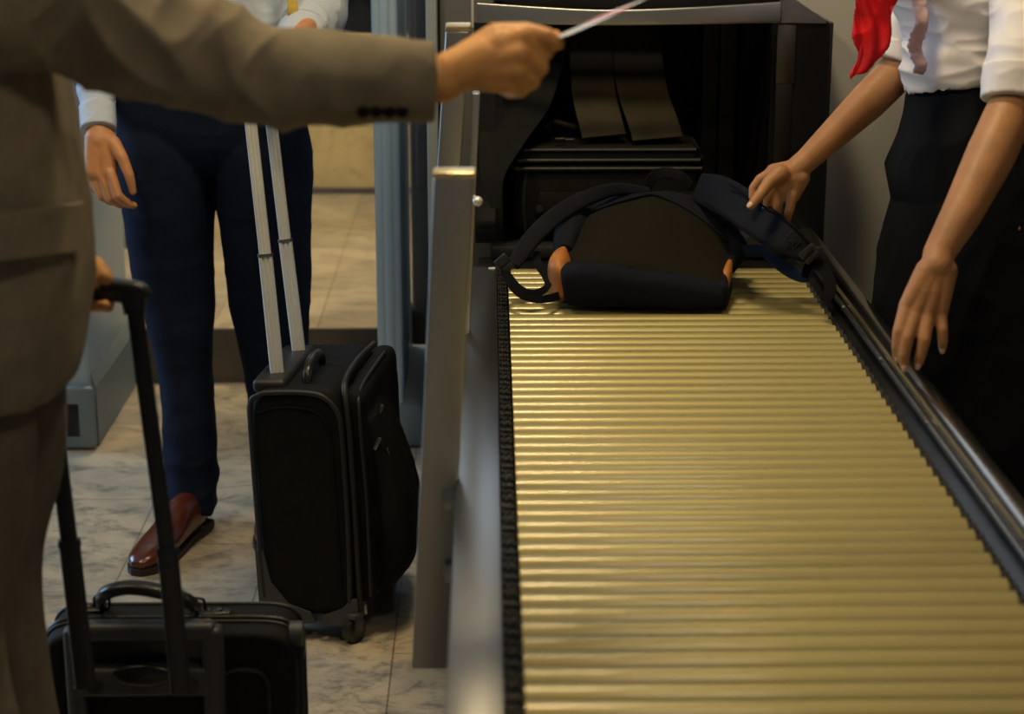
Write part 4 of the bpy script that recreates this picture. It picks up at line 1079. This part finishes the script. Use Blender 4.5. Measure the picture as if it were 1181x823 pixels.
chain_caps(b, [P(897, 210, hz_ + .01), P(887, 225, hz_ + .025), P(884, 240, hz_ + .04), P(878, 248, hz_ + .04)], [.013, .0105, .009, .008])
chain_caps(b, [P(904, 218, hz_ + .01), P(898, 234, hz_ + .02), P(896, 248, hz_ + .035), P(890, 256, hz_ + .04)], [.0125, .010, .009, .008])
chain_caps(b, [P(914, 224, hz_ + .0), P(911, 240, hz_ + .005), P(908, 252, hz_ + .02), P(903, 259, hz_ + .03)], [.0115, .0095, .0085, .0075])
# near arm (hanging)
EN = P(1170, 118, 3.20); WN = P(1083, 292, 3.10)
chain_caps(b, [SL, P(1192, 8, 3.29), P(1182, 70, 3.22), EN], [.025, .027, .036, .041]); chain_caps(b, [EN, P(1142, 180, 3.16), P(1110, 245, 3.12), WN], [.041, .0415, .034, .0262])
z1 = 3.09
chain_caps(b, [WN, P(1081, 306, z1)], [.0262, .026])
K = {'i': [(1046, 353), (1037, 382), (1034.5, 400), (1035, 411)], 'm': [(1056, 359), (1046, 390), (1043, 408), (1043, 421)], 'r': [(1069.5, 361), (1066, 392), (1062, 409), (1059.5, 419)], 'p': [(1084, 358), (1087, 380), (1087.5, 393), (1087, 401)]}
RR = {'i': (.0135, .0112, .0095, .0082), 'm': (.0138, .0115, .0098, .0083), 'r': (.0132, .0110, .0094, .0080), 'p': (.012, .0096, .0084, .0074)}
ZO = {'i': (0, -.012, -.008, 0), 'm': (-.003, -.018, -.016, -.008), 'r': (-.003, -.018, -.014, -.006), 'p': (.002, -.008, -.004, .004)}
for k in K:
    pts = [P(*K[k][j], z1 + ZO[k][j]) for j in range(4)]
    st = {'i': (1070, 312), 'm': (1076, 312), 'r': (1083, 312), 'p': (1090, 312)}[k]
    chain_caps(b, [P(*st, z1 + .002), lerp(P(*st, z1), pts[0], .5), pts[0]], [.021, .018, .0145]); chain_caps(b, pts, RR[k])
chain_caps(b, [P(1070, 312, z1 + .012), P(1052, 338, z1 + .03), P(1046, 360, z1 + .04), P(1046, 380, z1 + .045)], [.019, .014, .011, .009])
body = fuse('body', b, M_skin_w, wm, .0028, 4)
for k in K:
    pts = [P(*K[k][j], z1 + ZO[k][j]) for j in range(4)]; d = (pts[3] - pts[2]).normalized(); n = (CO - pts[3]).normalized(); n = (n - d * n.dot(d)).normalized()
    nail(pts[3] + d * .002, d, n, RR[k][3], body)
d = (P(866, 237, hz_ - .042) - P(877, 224, hz_ - .038)).normalized(); n = (CO - P(866, 237, hz_)).normalized(); n = (n + V((-.3, 0, .3))).normalized(); n = (n - d * n.dot(d)).normalized()
nail(P(866, 237, hz_ - .042) + d * .002, d, n, .0085, body)
face_bits(hc, FD, .94, body, bun_hair)
# blouse
b = new()
T2 = V((1, -.25, 0))
def wsec(xa, xb, y, d, zc=wz): 
    A, B2 = PY(xa, y, byw), PY(xb, y, byw); return ((A + B2) / 2, T2, (B2 - A).length / 2, d)
loft(b, [wsec(1062, 1214, 102, .096), wsec(1056, 1222, 95, .102), wsec(1047, 1232, 88, .113), wsec(1041, 1236, 80, .117), wsec(1041, 1238, 68, .116), wsec(1046, 1240, 50, .113), wsec(1040, 1246, 10, .118), wsec(1024, 1250, -40, .12), wsec(1030, 1255, -80, .11), wsec(1070, 1220, -120, .075), wsec(1100, 1190, -140, .055)], 6, 56, 2.2)
loft(b, [(SR, up, .06, .055), (lerp(SR, EF, .4), V((1, 0, 0)), .062, .058), (P(1052, 40, 3.60), V((1, 0, 0)), .056, .052), (P(1040, 66, 3.605), V((1, 0, .35)), .050, .047)], 6, 36, 2.1)
loft(b, [(SL, up, .06, .055), (P(1190, 0, 3.28), V((1, 0, 0)), .066, .06), (P(1184, 50, 3.23), V((1, 0, 0)), .062, .056), (P(1176, 100, 3.20), V((1, 0, -.1)), .059, .053), (P(1173, 115, 3.195), V((1, 0, -.15)), .056, .051)], 6, 36, 2.1)
def bf(p, n):
    k = 1.0
    return .009 * ridge(V((p.x, p.y, p.z + .25 * p.x)), 9, (.55, .6, 1.9)) + .004 * ridge(p, 20, (.5, .6, 1.6))
bl = fuse('blouse', b, M_blouse, wm, .004, 4, bf)
b = new(); loft(b, [(P(1044, 50, 3.60), V((1, 0, .35)), .056, .052), (P(1037, 71, 3.605), V((1, 0, .4)), .0545, .051)], 3, 36, 2.1); fuse('rolled_cuff', b, M_blouse, bl, .0035, 2, folds(.002, 18))
b = new(); loft(b, [(P(1176, 78, 3.20), V((1, 0, -.12)), .062, .056), (P(1172, 116, 3.195), V((1, 0, -.15)), .0605, .055)], 3, 36, 2.1); fuse('rolled_cuff', b, M_blouse, bl, .0035, 2, folds(.002, 18))
b = new()
pl_ = [(1052, -30), (1059, 0), (1064, 25), (1056, 48), (1057, 62), (1062, 76), (1059, 84)]
ribbon(b, [PY(x_, y_, byw - (.072 if x_ < 1062 else .085)) for x_, y_ in pl_], V((1, -.2, 0)), [.03, .028, .026, .028, .026, .024, .022], .006, 6, 2.5)
fuse('button_placket', b, mat('pinkish_ruffle', (.62, .42, .46), .55, 0, 20, .15), bl, .003, 3, folds(.004, 30))
# high-waisted trousers
b = new()
def wsx(xa, xb, y, d, zc=wz): return wsec(xa, xb, y, d, zc)
loft(b, [wsec(1051, 1228, 89, .105), wsec(1047, 1234, 100, .110), wsec(1043, 1238, 120, .113), wsec(1034, 1250, 150, .122), wsec(1024, 1262, 188, .132), wsec(1030, 1266, 218, .136), wsec(1021, 1270, 260, .14), wsec(1012, 1272, 320, .142), wsec(1008, 1270, 372, .138), wsec(1010, 1262, 450, .13), wsec(1020, 1250, 600, .12), wsec(1030, 1240, 760, .11), wsec(1036, 1230, 880, .10)], 6, 64, 2.2)
fuse('trousers', b, M_blacktr, wm, .005, 4, folds(.008, 7, (1, 1, .7)))
for k in (-.085, .085):
    o = V((.5, -.86, 0)) * k; hh = V((bxw + .02, byw + .02, 0)) + o
    shoe(hh + V((.03, .0, 0)), hh + FD * .24, wm)
# scarf
b = new()
sc_ = [(1022, -60, .06), (1014, -25, .072), (1008, 8, .078), (1006, 34, .070), (1003, 58, .055), (996, 72, .034), (986, 84, .016), (981, 92, .004)]
ribbon(b, [P(x_, y_, 3.36) for x_, y_, w in sc_], V((1, .15, .1)), [w for _, _, w in sc_], .010, 7, 2.3)
b2 = new()
def scf(p, n): return .008 * math.sin(p.x * 190 + 8 * math.sin(p.z * 14)) * .5 + .004 * ridge(p, 22, (1, 1, .5))
scarf = fuse('scarf', b, M_scarf, wm, .0025, 3, scf)
b = new(); tube(b, [P(1022, -60, 3.36), P(1045, -105, 3.40), V((bxw - .06, byw - .05, 1.40)), V((bxw + .02, byw - .08, 1.42)), V((bxw + .06, byw + .03, 1.43)), V((bxw - .02, byw + .07, 1.42)), V((bxw - .07, byw, 1.40))], .018, 5, 14); mk('scarf_loop', b, M_scarf, scarf)

# ------------------------------------------------------------------ light
def area(name, loc, tgt, size, energy, col, sy=None):
    l = bpy.data.lights.new(name, 'AREA'); l.energy = energy; l.color = col; l.size = size
    if sy: l.shape = 'RECTANGLE'; l.size_y = sy
    o = bpy.data.objects.new(name, l); C.objects.link(o); o.location = loc
    o.rotation_euler = (V(tgt) - V(loc)).to_track_quat('-Z', 'Y').to_euler(); return o
WARM = (1, .78, .45)
area('ceiling_lamp', (.1, 3.3, 3.2), (.3, 3.0, 0), .4, 30, WARM, .4)
area('ceiling_lamp', (.5, 1.2, 3.2), (.4, 2.2, .7), .4, 13, (1, .80, .55), .4)
area('ceiling_lamp', (-1.3, 2.5, 3.2), (-.8, 2.8, .6), .35, 22, WARM, .35)
area('ceiling_lamp', (-.8, 5.9, 3.2), (-.6, 6.4, 0), .6, 26, (1, .74, .40), .6).data.spread = 1.7
area('ceiling_lamp', (-.3, 7.4, 3.2), (0, 3.0, .7), 2.4, 30, (.72, .86, 1), 1.6)
area('window_light', (-4.2, 5.2, 1.9), (-.8, 4.4, .9), 1.6, 95, (.45, .70, 1), 2.0)
w = bpy.data.worlds.new('world'); bpy.context.scene.world = w; w.use_nodes = True
bg = w.node_tree.nodes['Background']; bg.inputs[0].default_value = (.75, .85, 1, 1); bg.inputs[1].default_value = .07
sc = bpy.context.scene
sc.view_settings.view_transform = 'Standard'; sc.view_settings.look = 'None'
sc.view_settings.exposure = 0; sc.view_settings.gamma = 1; sc.view_settings.use_curve_mapping = False
